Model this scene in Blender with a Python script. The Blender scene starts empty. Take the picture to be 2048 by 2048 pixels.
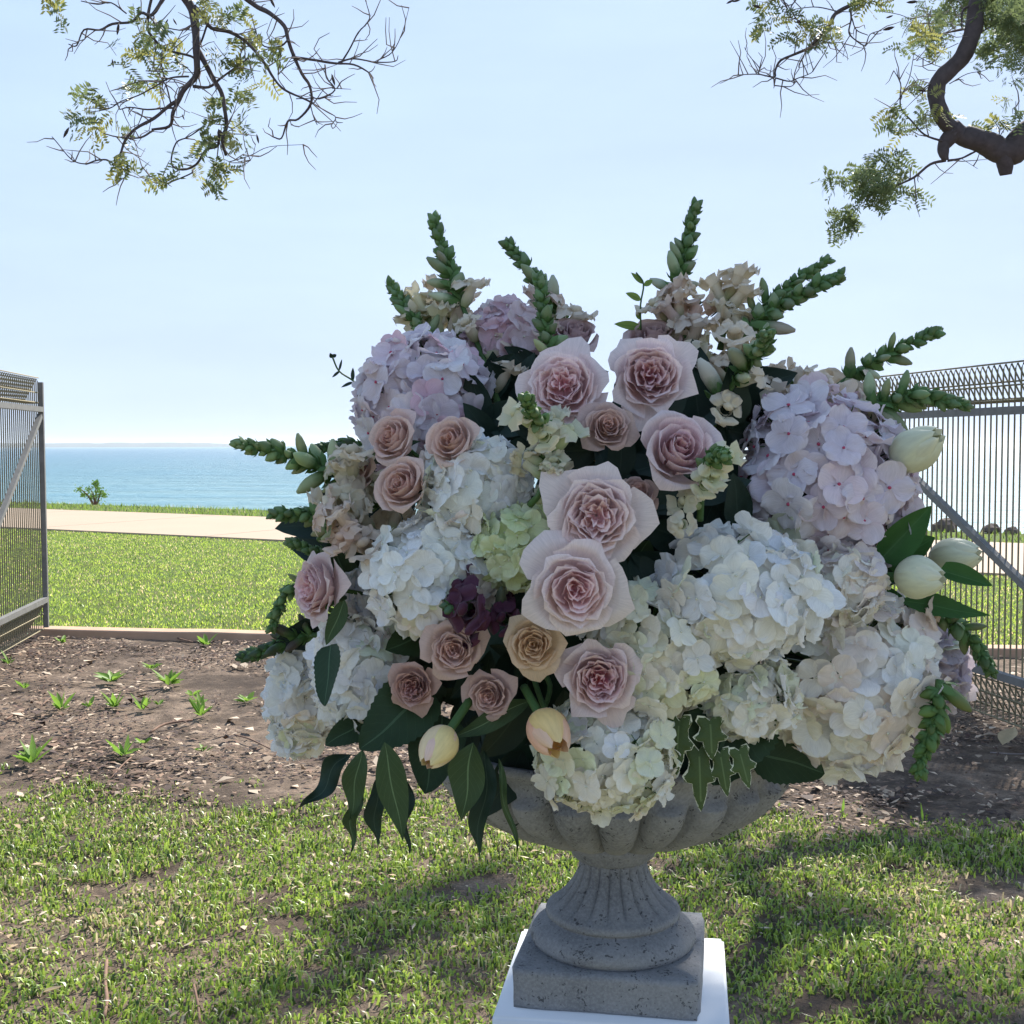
import bpy, math, random
import numpy as np
from mathutils import Vector, Matrix, noise
random.seed(7); rng = np.random.default_rng(7)
sc = bpy.context.scene
C = sc.collection
R_ = math.radians
HAZE = 1.9e-4
# ------------------------------------------------------------------ camera, world, sun, exposure
F0, F = 2205.0, 2500.0
K = F / F0                       # depths in this script are given for F0 and stretched by K
PITCH, ROLL = math.atan(136 / F), R_(-0.2)
CAMZ = 1.5
cam = bpy.data.cameras.new('camera'); camo = bpy.data.objects.new('camera', cam); C.objects.link(camo)
cam.sensor_width = 36; cam.lens = 36 * F / 2048; cam.clip_start = 0.05; cam.clip_end = 20000
CM = Matrix.Translation((0, 0, CAMZ)) @ (Matrix.Rotation(R_(90) - PITCH, 4, 'X') @ Matrix.Rotation(ROLL, 4, 'Z'))
camo.matrix_world = CM
sc.camera = camo
SUN_AZ, SUN_EL = 27.0, 42.0
SV = Vector((math.sin(R_(SUN_AZ)) * math.cos(R_(SUN_EL)), math.cos(R_(SUN_AZ)) * math.cos(R_(SUN_EL)), math.sin(R_(SUN_EL))))
w = bpy.data.worlds.new('World'); sc.world = w; w.use_nodes = True
nt = w.node_tree; nt.nodes.clear()
out = nt.nodes.new('ShaderNodeOutputWorld'); bg = nt.nodes.new('ShaderNodeBackground'); sky = nt.nodes.new('ShaderNodeTexSky')
sky.sky_type = 'NISHITA'; sky.sun_disc = False
sky.sun_elevation = R_(SUN_EL); sky.sun_rotation = R_(SUN_AZ)
sky.air_density = 1.0; sky.dust_density = 0.3; sky.ozone_density = 2.0; sky.altitude = 0
bg.inputs['Strength'].default_value = 0.1
def vm(op, a, b):
    m = nt.nodes.new('ShaderNodeVectorMath'); m.operation = op
    for i, v in enumerate((a, b)):
        if isinstance(v, tuple): m.inputs[i].default_value = v
        else: nt.links.new(v, m.inputs[i])
    return m.outputs[0]
# bright hazy day: the whole sky dome rolls off evenly toward a pale milky blue
roll = vm('DIVIDE', sky.outputs[0], vm('ADD', sky.outputs[0], (.8, .8, .8)))
tcw = nt.nodes.new('ShaderNodeTexCoord'); mpw = nt.nodes.new('ShaderNodeMapping'); mpw.inputs['Scale'].default_value = (1.2, 2.0, 7.0)
nzw = nt.nodes.new('ShaderNodeTexNoise'); nzw.inputs['Scale'].default_value = 1.6; nzw.inputs['Detail'].default_value = 6; nzw.inputs['Roughness'].default_value = .6
nt.links.new(tcw.outputs['Generated'], mpw.inputs[0]); nt.links.new(mpw.outputs[0], nzw.inputs['Vector'])
mrw = nt.nodes.new('ShaderNodeMapRange'); mrw.inputs['From Min'].default_value = .35; mrw.inputs['From Max'].default_value = .75; mrw.inputs['To Min'].default_value = .965; mrw.inputs['To Max'].default_value = 1.08
nt.links.new(nzw.outputs[0], mrw.inputs[0])
nt.links.new(vm('MULTIPLY', vm('MULTIPLY', roll, (3.85, 4.62, 6.1)), mrw.outputs[0]), bg.inputs[0]); nt.links.new(bg.outputs[0], out.inputs[0])
sl = bpy.data.lights.new('sun', 'SUN'); sl.energy = 5.0; sl.angle = R_(0.53); sl.color = (1, 0.95, 0.87)
so = bpy.data.objects.new('sun', sl); C.objects.link(so)
so.rotation_euler = (-SV).to_track_quat('-Z', 'Y').to_euler()
so.location = (3, 6, 12)
vs = sc.view_settings
vs.view_transform = 'Standard'; vs.look = 'None'; vs.exposure = 1.05; vs.gamma = 1; vs.use_curve_mapping = False
sc.cycles.max_bounces = 8; sc.cycles.transparent_max_bounces = 8
sc.cycles.sample_clamp_indirect = 8

def ray(px, py):
    d = CM.to_3x3() @ Vector(((px - 1024) / F, -(py - 1024) / F, -1))
    return d
def P(px, py, Y):
    d = ray(px, py); return Vector((0, 0, CAMZ)) + d * (Y * K / d.y)
def G(px, py, z=0.0):
    d = ray(px, py); return Vector((0, 0, CAMZ)) + d * ((z - CAMZ) / d.z)

# ------------------------------------------------------------------ materials
def newmat(name):
    m = bpy.data.materials.new(name); m.use_nodes = True
    n = m.node_tree; n.nodes.clear()
    o = n.nodes.new('ShaderNodeOutputMaterial'); b = n.nodes.new('ShaderNodeBsdfPrincipled')
    n.links.new(b.outputs[0], o.inputs[0])
    return m, n, b, o
def nd(n, t, **k):
    x = n.nodes.new(t)
    for a, v in k.items():
        if a in x.inputs.keys() if hasattr(x.inputs, 'keys') else False: x.inputs[a].default_value = v
        else: setattr(x, a, v)
    return x
def setin(x, **k):
    for a, v in k.items(): x.inputs[a.replace('_', ' ')].default_value = v
def ramp(n, fac, stops, interp='LINEAR'):
    r = n.nodes.new('ShaderNodeValToRGB'); r.color_ramp.interpolation = interp
    e = r.color_ramp.elements
    while len(e) > 1: e.remove(e[-1])
    e[0].position = stops[0][0]; e[0].color = (*stops[0][1], 1)
    for p, c in stops[1:]:
        q = e.new(p); q.color = (*c, 1)
    n.links.new(fac, r.inputs[0]); return r.outputs[0]
def noise_tex(n, scale, detail=4, rough=.55, vec=None, dist=0):
    t = n.nodes.new('ShaderNodeTexNoise'); setin(t, Scale=scale, Detail=detail, Roughness=rough, Distortion=dist)
    if vec is not None: n.links.new(vec, t.inputs['Vector'])
    return t
def mixc(n, fac, a, b, mode='MIX'):
    m = n.nodes.new('ShaderNodeMix'); m.data_type = 'RGBA'; m.blend_type = mode
    for s, v in ((0, fac), (6, a), (7, b)):
        if isinstance(v, (int, float)): m.inputs[s].default_value = v
        elif isinstance(v, tuple): m.inputs[s].default_value = (*v, 1) if len(v) == 3 else v
        else: n.links.new(v, m.inputs[s])
    return m.outputs[2]
def math_(n, op, a, b=0.0):
    m = n.nodes.new('ShaderNodeMath'); m.operation = op
    for s, v in ((0, a), (1, b)):
        if isinstance(v, (int, float)): m.inputs[s].default_value = v
        else: n.links.new(v, m.inputs[s])
    return m.outputs[0]
def bump(n, b, h, strength=.3, dist=.01):
    x = n.nodes.new('ShaderNodeBump'); setin(x, Strength=strength, Distance=dist)
    n.links.new(h, x.inputs['Height']); n.links.new(x.outputs[0], b.inputs['Normal']); return x
def objcoord(n):
    return n.nodes.new('ShaderNodeTexCoord').outputs['Object']
def translucent(n, b, o, col, fac):
    t = n.nodes.new('ShaderNodeBsdfTranslucent'); mx = n.nodes.new('ShaderNodeMixShader'); mx.inputs[0].default_value = fac
    n.links.new(col, t.inputs[0]); n.links.new(b.outputs[0], mx.inputs[1]); n.links.new(t.outputs[0], mx.inputs[2])
    n.links.new(mx.outputs[0], o.inputs[0])

def petal_mat(name, tip_mix, tipcol, base_dark=1.0, trans=.35, veins=60, rough=.62, vstrength=.25, basecol=None):
    """petal: object colour, shifting to tipcol toward the rim (uv.y), faint lengthwise veins"""
    m, n, b, o = newmat(name)
    oi = n.nodes.new('ShaderNodeObjectInfo'); uv = n.nodes.new('ShaderNodeUVMap')
    sep = n.nodes.new('ShaderNodeSeparateXYZ'); n.links.new(uv.outputs[0], sep.inputs[0])
    f = math_(n, 'MULTIPLY', math_(n, 'POWER', sep.outputs[1], 1.6), tip_mix)
    c = mixc(n, f, oi.outputs['Color'], tipcol)
    if basecol is not None:
        f2 = math_(n, 'SUBTRACT', 1.0, math_(n, 'MULTIPLY', sep.outputs[1], 3.2))
        f2 = math_(n, 'MAXIMUM', f2, 0.0)
        c = mixc(n, math_(n, 'MULTIPLY', f2, .75), c, basecol)
    mp = n.nodes.new('ShaderNodeMapping'); n.links.new(uv.outputs[0], mp.inputs[0]); mp.inputs['Scale'].default_value = (veins, 3, 1)
    ad = n.nodes.new('ShaderNodeVectorMath'); ad.operation = 'ADD'; n.links.new(mp.outputs[0], ad.inputs[0])
    cmb = n.nodes.new('ShaderNodeCombineXYZ'); n.links.new(math_(n, 'MULTIPLY', oi.outputs['Random'], 50), cmb.inputs[2]); n.links.new(cmb.outputs[0], ad.inputs[1])
    nz = noise_tex(n, 1.0, 3, .6, ad.outputs[0])
    v = n.nodes.new('ShaderNodeMapRange'); setin(v, From_Min=.3, From_Max=.7, To_Min=1 - .11, To_Max=1.05); n.links.new(nz.outputs[0], v.inputs[0])
    c = mixc(n, 1.0, c, v.outputs[0], 'MULTIPLY')
    n.links.new(c, b.inputs['Base Color']); setin(b, Roughness=rough); b.inputs['Specular IOR Level'].default_value = .25
    b.inputs['Sheen Weight'].default_value = .15
    bump(n, b, nz.outputs[0], vstrength, .001)
    translucent(n, b, o, c, trans)
    return m
M = {}
M['rose'] = petal_mat('rose_petal', .72, (.91, .78, .75), trans=.42)
M['spray'] = petal_mat('dusty_rose_petal', .4, (.80, .60, .50), trans=.40)
M['hyd'] = petal_mat('hydrangea_petal', .2, (.90, .89, .88), trans=.40, veins=26, vstrength=.35)
M['snap'] = petal_mat('snapdragon_petal', .7, (.86, .73, .60), trans=.4, basecol=(.22, .30, .08))
M['snapd'] = petal_mat('burgundy_snapdragon_petal', .6, (.08, .02, .045), trans=.25, basecol=(.08, .06, .03))
M['tulip'] = petal_mat('tulip_petal', .3, (.78, .77, .62), trans=.28, veins=9, rough=.45, vstrength=.15)
def leaf_mat(name, col, vein, trans=.2, rough=.55, margin=None, spec=.18):
    m, n, b, o = newmat(name)
    uv = n.nodes.new('ShaderNodeUVMap'); sep = n.nodes.new('ShaderNodeSeparateXYZ'); n.links.new(uv.outputs[0], sep.inputs[0])
    au = math_(n, 'ABSOLUTE', math_(n, 'SUBTRACT', sep.outputs[0], .5))
    mid = math_(n, 'LESS_THAN', au, .022)
    # side veins: diagonal bands |u|*k - v
    sv = math_(n, 'FRACT', math_(n, 'MULTIPLY', math_(n, 'SUBTRACT', sep.outputs[1], math_(n, 'MULTIPLY', au, .55)), 9.0))
    svm = math_(n, 'MULTIPLY', math_(n, 'LESS_THAN', sv, .07), .16)
    oi = n.nodes.new('ShaderNodeObjectInfo')
    nz = noise_tex(n, 30, 4, .6, objcoord(n))
    base = mixc(n, nz.outputs[0], tuple(x * .7 for x in col), tuple(min(1, x * 1.35) for x in col))
    base = mixc(n, math_(n, 'MULTIPLY', oi.outputs['Random'], .35), base, tuple(x * .55 for x in col))
    c = mixc(n, svm, base, vein); c = mixc(n, math_(n, 'MULTIPLY', mid, .8), c, vein)
    if margin:
        nm = noise_tex(n, 9, 3, .7, uv.outputs[0])
        e = math_(n, 'ADD', math_(n, 'MULTIPLY', au, 2.0), math_(n, 'MULTIPLY', math_(n, 'SUBTRACT', nm.outputs[0], .5), 1.5))
        c = mixc(n, math_(n, 'GREATER_THAN', e, .90), c, margin)
    n.links.new(c, b.inputs['Base Color']); setin(b, Roughness=rough); b.inputs['Specular IOR Level'].default_value = spec
    bump(n, b, math_(n, 'ADD', math_(n, 'ADD', mid, svm), math_(n, 'MULTIPLY', nz.outputs[0], .4)), .35, .0015)
    translucent(n, b, o, c, trans); return m
M['leaf'] = leaf_mat('hydrangea_leaf', (.028, .052, .022), (.07, .12, .06), .08)
M['wavy'] = leaf_mat('wavy_leaf', (.05, .082, .032), (.15, .22, .10), .12, .58)
M['dleaf'] = leaf_mat('dark_wavy_leaf', (.02, .04, .025), (.05, .08, .05), .06, .55)
M['tleaf'] = leaf_mat('tulip_leaf', (.045, .12, .03), (.07, .16, .05), .3, .5)
M['ivy'] = leaf_mat('ivy_leaf', (.075, .11, .035), (.14, .19, .07), .15, .5, margin=(.74, .74, .54))
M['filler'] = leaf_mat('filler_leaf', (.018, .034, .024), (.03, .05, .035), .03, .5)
M['lime'] = leaf_mat('lime_leaf', (.20, .28, .06), (.06, .12, .03), .4, .5)
def simple(name, col, rough=.7, var=.25, scale=40, trans=0, bmp=.2, useobj=False, metallic=0, spec=.3):
    m, n, b, o = newmat(name)
    nz = noise_tex(n, scale, 5, .6, objcoord(n))
    if useobj:
        oi = n.nodes.new('ShaderNodeObjectInfo'); base = oi.outputs['Color']
        v = n.nodes.new('ShaderNodeMapRange'); setin(v, To_Min=1 - var * 2, To_Max=1 + var); n.links.new(nz.outputs[0], v.inputs[0])
        c = mixc(n, 1.0, base, v.outputs[0], 'MULTIPLY')
    else:
        c = mixc(n, nz.outputs[0], tuple(x * (1 - var) for x in col), tuple(min(1, x * (1 + var)) for x in col))
    n.links.new(c, b.inputs['Base Color']); setin(b, Roughness=rough, Metallic=metallic); b.inputs['Specular IOR Level'].default_value = spec
    if bmp: bump(n, b, nz.outputs[0], bmp, .002)
    if trans: translucent(n, b, o, c, trans)
    return m
M['stem'] = simple('green_stem', (.06, .12, .035), .5, .3, 60, .1)
# snapdragon bud: green sepal end (v small) to object colour
def bud_mat():
    m, n, b, o = newmat('bud')
    oi = n.nodes.new('ShaderNodeObjectInfo'); uv = n.nodes.new('ShaderNodeUVMap')
    sep = n.nodes.new('ShaderNodeSeparateXYZ'); n.links.new(uv.outputs[0], sep.inputs[0])
    nz = noise_tex(n, 7, 3, .6, uv.outputs[0])
    f = ramp(n, math_(n, 'ADD', sep.outputs[1], math_(n, 'MULTIPLY', math_(n, 'SUBTRACT', nz.outputs[0], .5), .3)), [(.3, (0, 0, 0)), (.62, (1, 1, 1))])
    c = mixc(n, f, (.10, .19, .06), oi.outputs['Color'])
    n.links.new(c, b.inputs['Base Color']); setin(b, Roughness=.55); b.inputs['Specular IOR Level'].default_value = .3
    bump(n, b, nz.outputs[0], .3, .001)
    translucent(n, b, o, c, .25); return m
M['bud'] = bud_mat()
def stone_mat():
    m, n, b, o = newmat('cast_stone')
    co = objcoord(n)
    n1 = noise_tex(n, 9, 6, .65, co); n2 = noise_tex(n, 260, 3, .7, co); n3 = noise_tex(n, 42, 5, .7, co, .6)
    c = ramp(n, n1.outputs[0], [(.3, (.135, .138, .148)), (.5, (.20, .203, .212)), (.7, (.265, .265, .272))])
    c = mixc(n, math_(n, 'MULTIPLY', ramp(n, n2.outputs[0], [(.42, (0, 0, 0)), (.62, (1, 1, 1))]), .40), c, (.33, .335, .34))
    vor = n.nodes.new('ShaderNodeTexVoronoi'); setin(vor, Scale=165, Randomness=1); 
    wv = n.nodes.new('ShaderNodeVectorMath'); wv.operation = 'ADD'
    n.links.new(co, wv.inputs[0]); sc3 = n.nodes.new('ShaderNodeVectorMath'); sc3.operation = 'SCALE'; sc3.inputs[3].default_value = .03
    n.links.new(noise_tex(n, 60, 2, .6, co).outputs['Color'], sc3.inputs[0]); n.links.new(sc3.outputs[0], wv.inputs[1]); n.links.new(wv.outputs[0], vor.inputs['Vector'])
    thr = math_(n, 'MULTIPLY', ramp(n, n3.outputs[0], [(.44, (0, 0, 0)), (.64, (1, 1, 1))]), .44)
    pit = math_(n, 'LESS_THAN', vor.outputs['Distance'], thr)
    c = mixc(n, math_(n, 'MULTIPLY', pit, .75), c, (.045, .046, .05))
    n.links.new(c, b.inputs['Base Color']); setin(b, Roughness=.92); b.inputs['Specular IOR Level'].default_value = .2
    h = math_(n, 'SUBTRACT', math_(n, 'ADD', math_(n, 'MULTIPLY', n2.outputs[0], .5), n1.outputs[0]), pit)
    bump(n, b, h, .6, .003); return m
M['stone'] = stone_mat()
M['white'] = simple('white_paint', (.74, .75, .77), .35, .02, 12, 0, .03, spec=.5)
M['foam'] = simple('floral_foam', (.012, .03, .015), .95, .3, 60, 0, .4)
M['galv'] = simple('galvanised_tube', (.17, .165, .155), .6, .4, 18, 0, .1, metallic=0, spec=.3)
M['wire'] = simple('rusty_wire', (.22, .185, .11), .7, .45, 12, 0, .2, spec=.3)
M['bark'] = simple('bark', (.085, .068, .07), .95, .6, 22, 0, 1.0)
M['twig'] = simple('pale_twig', (.20, .165, .15), .9, .35, 20, 0, .5)
M['pod'] = simple('seed_pod', (.05, .035, .03), .7, .3, 40)
M['tleafs'] = simple('tree_leaflet', (.15, .19, .08), .5, .5, 3.0, .45, 0)
M['tleafy'] = simple('yellow_tree_leaflet', (.28, .28, .09), .5, .4, 3.0, .5, 0)
M['timber'] = simple('weathered_timber', (.46, .30, .20), .85, .28, 6, 0, .5)
M['rock'] = simple('dark_rock', (.12, .09, .075), .9, .4, 4, 0, .8)
M['stick'] = simple('dry_stick', (.20, .12, .08), .85, .4, 30, 0, .5)
M['drybleaf'] = simple('dry_leaf', (.50, .38, .22), .7, .25, 30, .2, .3)
M['weed'] = simple('weed_leaf', (.20, .34, .05), .5, .3, 30, .5, .1)
M['bounce_lawn'] = simple('straw_bounce_lawn', (.19, .175, .095), .9, .4, 6, 0, .3)  # straw tint keeps the bounce from the unseen rear sheet less green
M['land'] = simple('far_land', (.055, .07, .06), .9, .5, .004, 0, 0)

def attr_mat(name, trans=.45, rough=.4, spec=.4):
    m, n, b, o = newmat(name)
    a = n.nodes.new('ShaderNodeAttribute'); a.attribute_name = 'col'
    n.links.new(a.outputs['Color'], b.inputs['Base Color']); setin(b, Roughness=rough); b.inputs['Specular IOR Level'].default_value = spec
    if trans: translucent(n, b, o, a.outputs['Color'], trans)
    return m
M['grass'] = attr_mat('grass_blade', .42, .38, .5)
M['chips'] = attr_mat('mulch_chip', 0, .8, .3)

# ------------------------------------------------------------------ mesh helpers
def mk(name, V, Fs, mat, uv=None, smooth=True, mats=None, mi=None):
    me = bpy.data.meshes.new(name)
    me.from_pydata([tuple(v) for v in V], [], Fs)
    if uv is not None:
        l = me.uv_layers.new(name='UVMap'); vi = np.empty(len(me.loops), dtype=np.int32); me.loops.foreach_get('vertex_index', vi)
        l.data.foreach_set('uv', np.asarray(uv, dtype=np.float32)[vi].ravel())
    for m_ in (mats or [mat]): me.materials.append(m_)
    if mi is not None: me.polygons.foreach_set('material_index', mi)
    if smooth: me.polygons.foreach_set('use_smooth', [True] * len(me.polygons))
    me.update(); return me
def ob(name, me, parent=None, mat=None, col=None):
    o = bpy.data.objects.new(name, me); C.objects.link(o)
    if parent is not None: o.parent = parent
    if mat is not None: o.matrix_basis = mat
    if col is not None: o.color = (*col[:3], 1)
    return o
def tag(o, label=None, cat=None, group=None, kind=None):
    if label: o['label'] = label
    if cat: o['category'] = cat
    if group: o['group'] = group
    if kind: o['kind'] = kind
    return o
def thing(name, label, cat, loc=(0, 0, 0), group=None, rot=None):
    o = bpy.data.objects.new(name, None); C.objects.link(o); o.empty_display_size = .05
    Mx = Matrix.Translation(loc)
    if rot is not None: Mx = Mx @ rot.to_4x4()
    o.matrix_basis = Mx
    return tag(o, label, cat, group)
def grid_faces(nu, nv, off=0, wrap=False):
    Fs = []
    for j in range(nv - 1):
        for i in range(nu if wrap else nu - 1):
            a = off + j * nu + i; b = off + j * nu + (i + 1) % nu
            Fs.append((a, b, b + nu, a + nu))
    return Fs
def tube_data(pts, rad, ns=7, V=None, Fs=None, cap=True, UV=None, wob=0):
    V = [] if V is None else V; Fs = [] if Fs is None else Fs
    pts = [Vector(p) for p in pts]; n = len(pts); off = len(V)
    up = Vector((.13, .2, .97)); prev = None
    for i, p in enumerate(pts):
        t = (pts[min(i + 1, n - 1)] - pts[max(i - 1, 0)]).normalized()
        a = (prev if prev is not None else up); s = (a - t * a.dot(t))
        if s.length < 1e-4: s = t.orthogonal()
        s.normalize(); prev = s; q = t.cross(s)
        for k in range(ns):
            an = 2 * math.pi * k / ns; r = rad[i] * (1 + wob * math.sin(an * 2 + i) + wob * random.uniform(-.5, .5))
            V.append(p + (s * math.cos(an) + q * math.sin(an)) * r)
            if UV is not None: UV.append((k / ns, i / (n - 1)))
    Fs += grid_faces(ns, n, off, True)
    if cap:
        Fs.append(tuple(off + k for k in range(ns))[::-1]); Fs.append(tuple(off + (n - 1) * ns + k for k in range(ns)))
    return V, Fs
def smooth_path(pts, k=4):
    pts = [Vector(p) for p in pts]
    if len(pts) < 3: return [pts[0].lerp(pts[-1], i / k) for i in range(k + 1)]
    P_ = [pts[0] * 2 - pts[1]] + pts + [pts[-1] * 2 - pts[-2]]; out_ = []
    for i in range(1, len(P_) - 2):
        a, b, c, d = P_[i - 1:i + 3]
        for j in range(k):
            t = j / k
            out_.append(.5 * ((2 * b) + (c - a) * t + (2 * a - 5 * b + 4 * c - d) * t * t + (3 * b - a - 3 * c + d) * t ** 3))
    out_.append(pts[-1]); return out_
def orient(zdir, roll=0.0, ydir=None):
    z = Vector(zdir).normalized()
    y = Vector(ydir) if ydir is not None else Vector((0, 0, 1))
    y = y - z * y.dot(z)
    if y.length < 1e-3: y = Vector((0, 1, 0)) - z * z.y
    y.normalize(); x = y.cross(z)
    return Matrix((x, y, z)).transposed() @ Matrix.Rotation(roll, 3, 'Z')
def box(V, Fs, c, s, rot=None):
    off = len(V)
    for dx in (-1, 1):
        for dy in (-1, 1):
            for dz in (-1, 1):
                v = Vector((dx * s[0] / 2, dy * s[1] / 2, dz * s[2] / 2))
                if rot is not None: v = rot @ v
                V.append(Vector(c) + v)
    for f in ((0, 1, 3, 2), (4, 6, 7, 5), (0, 4, 5, 1), (2, 3, 7, 6), (0, 2, 6, 4), (1, 5, 7, 3)): Fs.append(tuple(off + i for i in f))

# ------------------------------------------------------------------ the setting: ground, path, lawn, sea, headland
SL = -.135 * K                                     # timber edging: y = 8.22 + SL*x
def yedge(x): return 8.225 * K + SL * x
PS = .52 * K
def npath(x, y): return y + PS * x
def snoise(x, y, s, seed=0):
    """cheap smooth noise on arrays, about -1..1"""
    r = np.random.default_rng(seed); v = 0; a = 0
    for k in range(7):
        f = s * (1.0 + 1.9 * r.random()); th = r.random() * 6.28; ph = r.random() * 6.28
        v = v + np.sin((x * math.cos(th) + y * math.sin(th)) * f + ph + 1.3 * np.sin((x * math.sin(th) - y * math.cos(th)) * f * .7 + ph * 2))
        a += 1
    return v / a * 1.7
def grassmask(x, y):
    """>0 where the near grass grows"""
    b = (4.62 - .03 * x - .35 * np.clip(x - .4, 0, .95)) * K + .30 * snoise(x, y, 1.6, 3) + .20 * snoise(x, y, 6, 4)
    m = (b - y)
    bare = snoise(x, y, 3.6, 5) * .5 + snoise(x, y, 9, 6) * .5
    return m, bare

def ground_mat():
    m, n, b, o = newmat('soil')
    co = objcoord(n)
    n1 = noise_tex(n, .9, 6, .65, co, .4); n2 = noise_tex(n, 7, 6, .7, co); n3 = noise_tex(n, 70, 5, .75, co)
    c = ramp(n, math_(n, 'ADD', math_(n, 'MULTIPLY', n1.outputs[0], .6), math_(n, 'MULTIPLY', n2.outputs[0], .4)), [(.36, (.045, .033, .024)), (.47, (.105, .077, .055)), (.58, (.27, .20, .145))])
    c = mixc(n, ramp(n, n3.outputs[0], [(.35, (.6, .6, .6)), (.6, (0, 0, 0))]), c, (.05, .035, .03))
    n.links.new(c, b.inputs['Base Color']); setin(b, Roughness=.95); b.inputs['Specular IOR Level'].default_value = .15
    bump(n, b, math_(n, 'ADD', n3.outputs[0], math_(n, 'MULTIPLY', n2.outputs[0], 2)), .8, .012); return m
def lawn_mat():
    m, n, b, o = newmat('lawn_base')
    co = objcoord(n)
    n1 = noise_tex(n, 1.2, 5, .6, co); n3 = noise_tex(n, 60, 4, .7, co)
    c = ramp(n, n1.outputs[0], [(.35, (.13, .15, .04)), (.6, (.11, .17, .035)), (.75, (.20, .18, .08))])
    c = mixc(n, math_(n, 'MULTIPLY', n3.outputs[0], .6), c, (.04, .05, .02))
    n.links.new(c, b.inputs['Base Color']); setin(b, Roughness=.9); b.inputs['Specular IOR Level'].default_value = .1
    bump(n, b, n3.outputs[0], .9, .02); return m
def path_mat():
    m, n, b, o = newmat('concrete_path')
    co = objcoord(n); n1 = noise_tex(n, .7, 6, .6, co); n3 = noise_tex(n, 80, 4, .7, co)
    c = mixc(n, n1.outputs[0], (.36, .26, .175), (.42, .31, .21)); c = mixc(n, math_(n, 'MULTIPLY', n3.outputs[0], .25), c, (.3, .24, .2))
    n.links.new(c, b.inputs['Base Color']); setin(b, Roughness=.85); bump(n, b, n3.outputs[0], .3, .003); return m
def sea_mat():
    m, n, b, o = newmat('sea_water')
    co = objcoord(n)
    mp = n.nodes.new('ShaderNodeMapping'); n.links.new(co, mp.inputs[0]); mp.inputs['Scale'].default_value = (.35, 1, 1); mp.inputs['Rotation'].default_value = (0, 0, .25)
    w1 = noise_tex(n, 1.1, 5, .62, mp.outputs[0]); w2 = noise_tex(n, .12, 4, .6, mp.outputs[0]); w3 = noise_tex(n, .01, 3, .5, mp.outputs[0])
    sep = n.nodes.new('ShaderNodeSeparateXYZ'); n.links.new(co, sep.inputs[0])
    dist = math_(n, 'ADD', sep.outputs[1], math_(n, 'MULTIPLY', sep.outputs[0], .52))
    mr = n.nodes.new('ShaderNodeMapRange'); setin(mr, From_Min=45, From_Max=500); n.links.new(dist, mr.inputs[0])
    c = ramp(n, mr.outputs[0], [(0, (.28, .35, .32)), (.06, (.16, .29, .31)), (.35, (.085, .205, .25)), (1, (.075, .175, .24))])
    c = mixc(n, ramp(n, w2.outputs[0], [(.4, (0, 0, 0)), (.7, (.35, .35, .35))]), c, (.03, .20, .32))
    n.links.new(c, b.inputs['Base Color']); setin(b, Roughness=.40); b.inputs['IOR'].default_value = 1.33
    h = math_(n, 'ADD', math_(n, 'MULTIPLY', w1.outputs[0], .35), w2.outputs[0])
    bump(n, b, h, 1.0, 3.5); return m
M['soil'] = ground_mat(); M['lawn'] = lawn_mat(); M['path'] = path_mat(); M['sea'] = sea_mat()

# garden soil: one gently uneven sheet out to the bank above the sea
def sheet(name, xs, ys, zf, mat, keep=None):
    X, Y = np.meshgrid(xs, ys); Z = zf(X, Y)
    V = np.stack([X, Y, Z], -1).reshape(-1, 3)
    return mk(name, V, grid_faces(len(xs), len(ys)), mat)
xs = np.concatenate([np.linspace(-60, -5, 12)[:-1], np.linspace(-5, 5, 161), np.linspace(5, 60, 12)[1:]])
ysd = np.concatenate([np.linspace(-40, 1.5, 8)[:-1], np.linspace(1.5, 9.6, 140)])
X, Y0 = np.meshgrid(xs, ysd)
t_ = np.clip((Y0 - 1.5) / 8.1, 0, 1)
Yw = np.where(Y0 > 1.5, 1.5 + t_ * (yedge(X) - 1.5), Y0)
Z = .012 * snoise(X, Yw, 2.5, 11) + .006 * snoise(X, Yw, 11, 12)
near = np.clip(1 - (np.abs(X) - 4.5) / 3, 0, 1) * np.clip((Yw + 2) / 3, 0, 1)
Z = Z * near - .012
me = mk('ground', np.stack([X, Yw, Z], -1).reshape(-1, 3), grid_faces(len(xs), len(ysd)), M['soil'])
tag(ob('ground', me), kind='structure')
def band(name, f0, f1, z, mat, n=60, x0=-70, x1=70, zs=None):
    V = []; 
    for i in range(n):
        x = x0 + (x1 - x0) * i / (n - 1)
        V.append((x, f0(x), z)); V.append((x, f1(x), z if zs is None else zs))
    Fs = [(2 * i, 2 * i + 2, 2 * i + 3, 2 * i + 1) for i in range(n - 1)]
    return tag(ob(name, mk(name, V, Fs, mat, smooth=False)), kind='structure')
EDGE_A, EDGE_B, EDGE_C = 15.25 * K, 20.0 * K, 22.4 * K
band('lawn', yedge, lambda x: max(EDGE_A - PS * x, yedge(x) + .01), -.004, M['lawn'])
pth = band('footpath', lambda x: EDGE_A + .01 - PS * x, lambda x: EDGE_B - .01 - PS * x, .006, M['rock'])
for k in range(-7, 9):                          # cast slabs with narrow joints, square to the path
    V = []
    x0, x1 = -5.0 + k * 3.6 + .012, -5.0 + (k + 1) * 3.6 - .012; sh_ = (EDGE_B - EDGE_A) * PS / (1 + PS * PS)
    for z in (-.05, .024):
        for x, e in ((x0, EDGE_A), (x1, EDGE_A), (x1 + sh_, EDGE_B), (x0 + sh_, EDGE_B)): V.append((x, e - PS * x, z))
    ob('slab', mk('slab', V, [(4, 5, 6, 7), (0, 1, 5, 4), (1, 2, 6, 5), (2, 3, 7, 6), (3, 0, 4, 7)], M['path'], smooth=False), pth)
band('verge', lambda x: EDGE_B - PS * x, lambda x: EDGE_C - PS * x, 0.0, M['lawn'])
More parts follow.
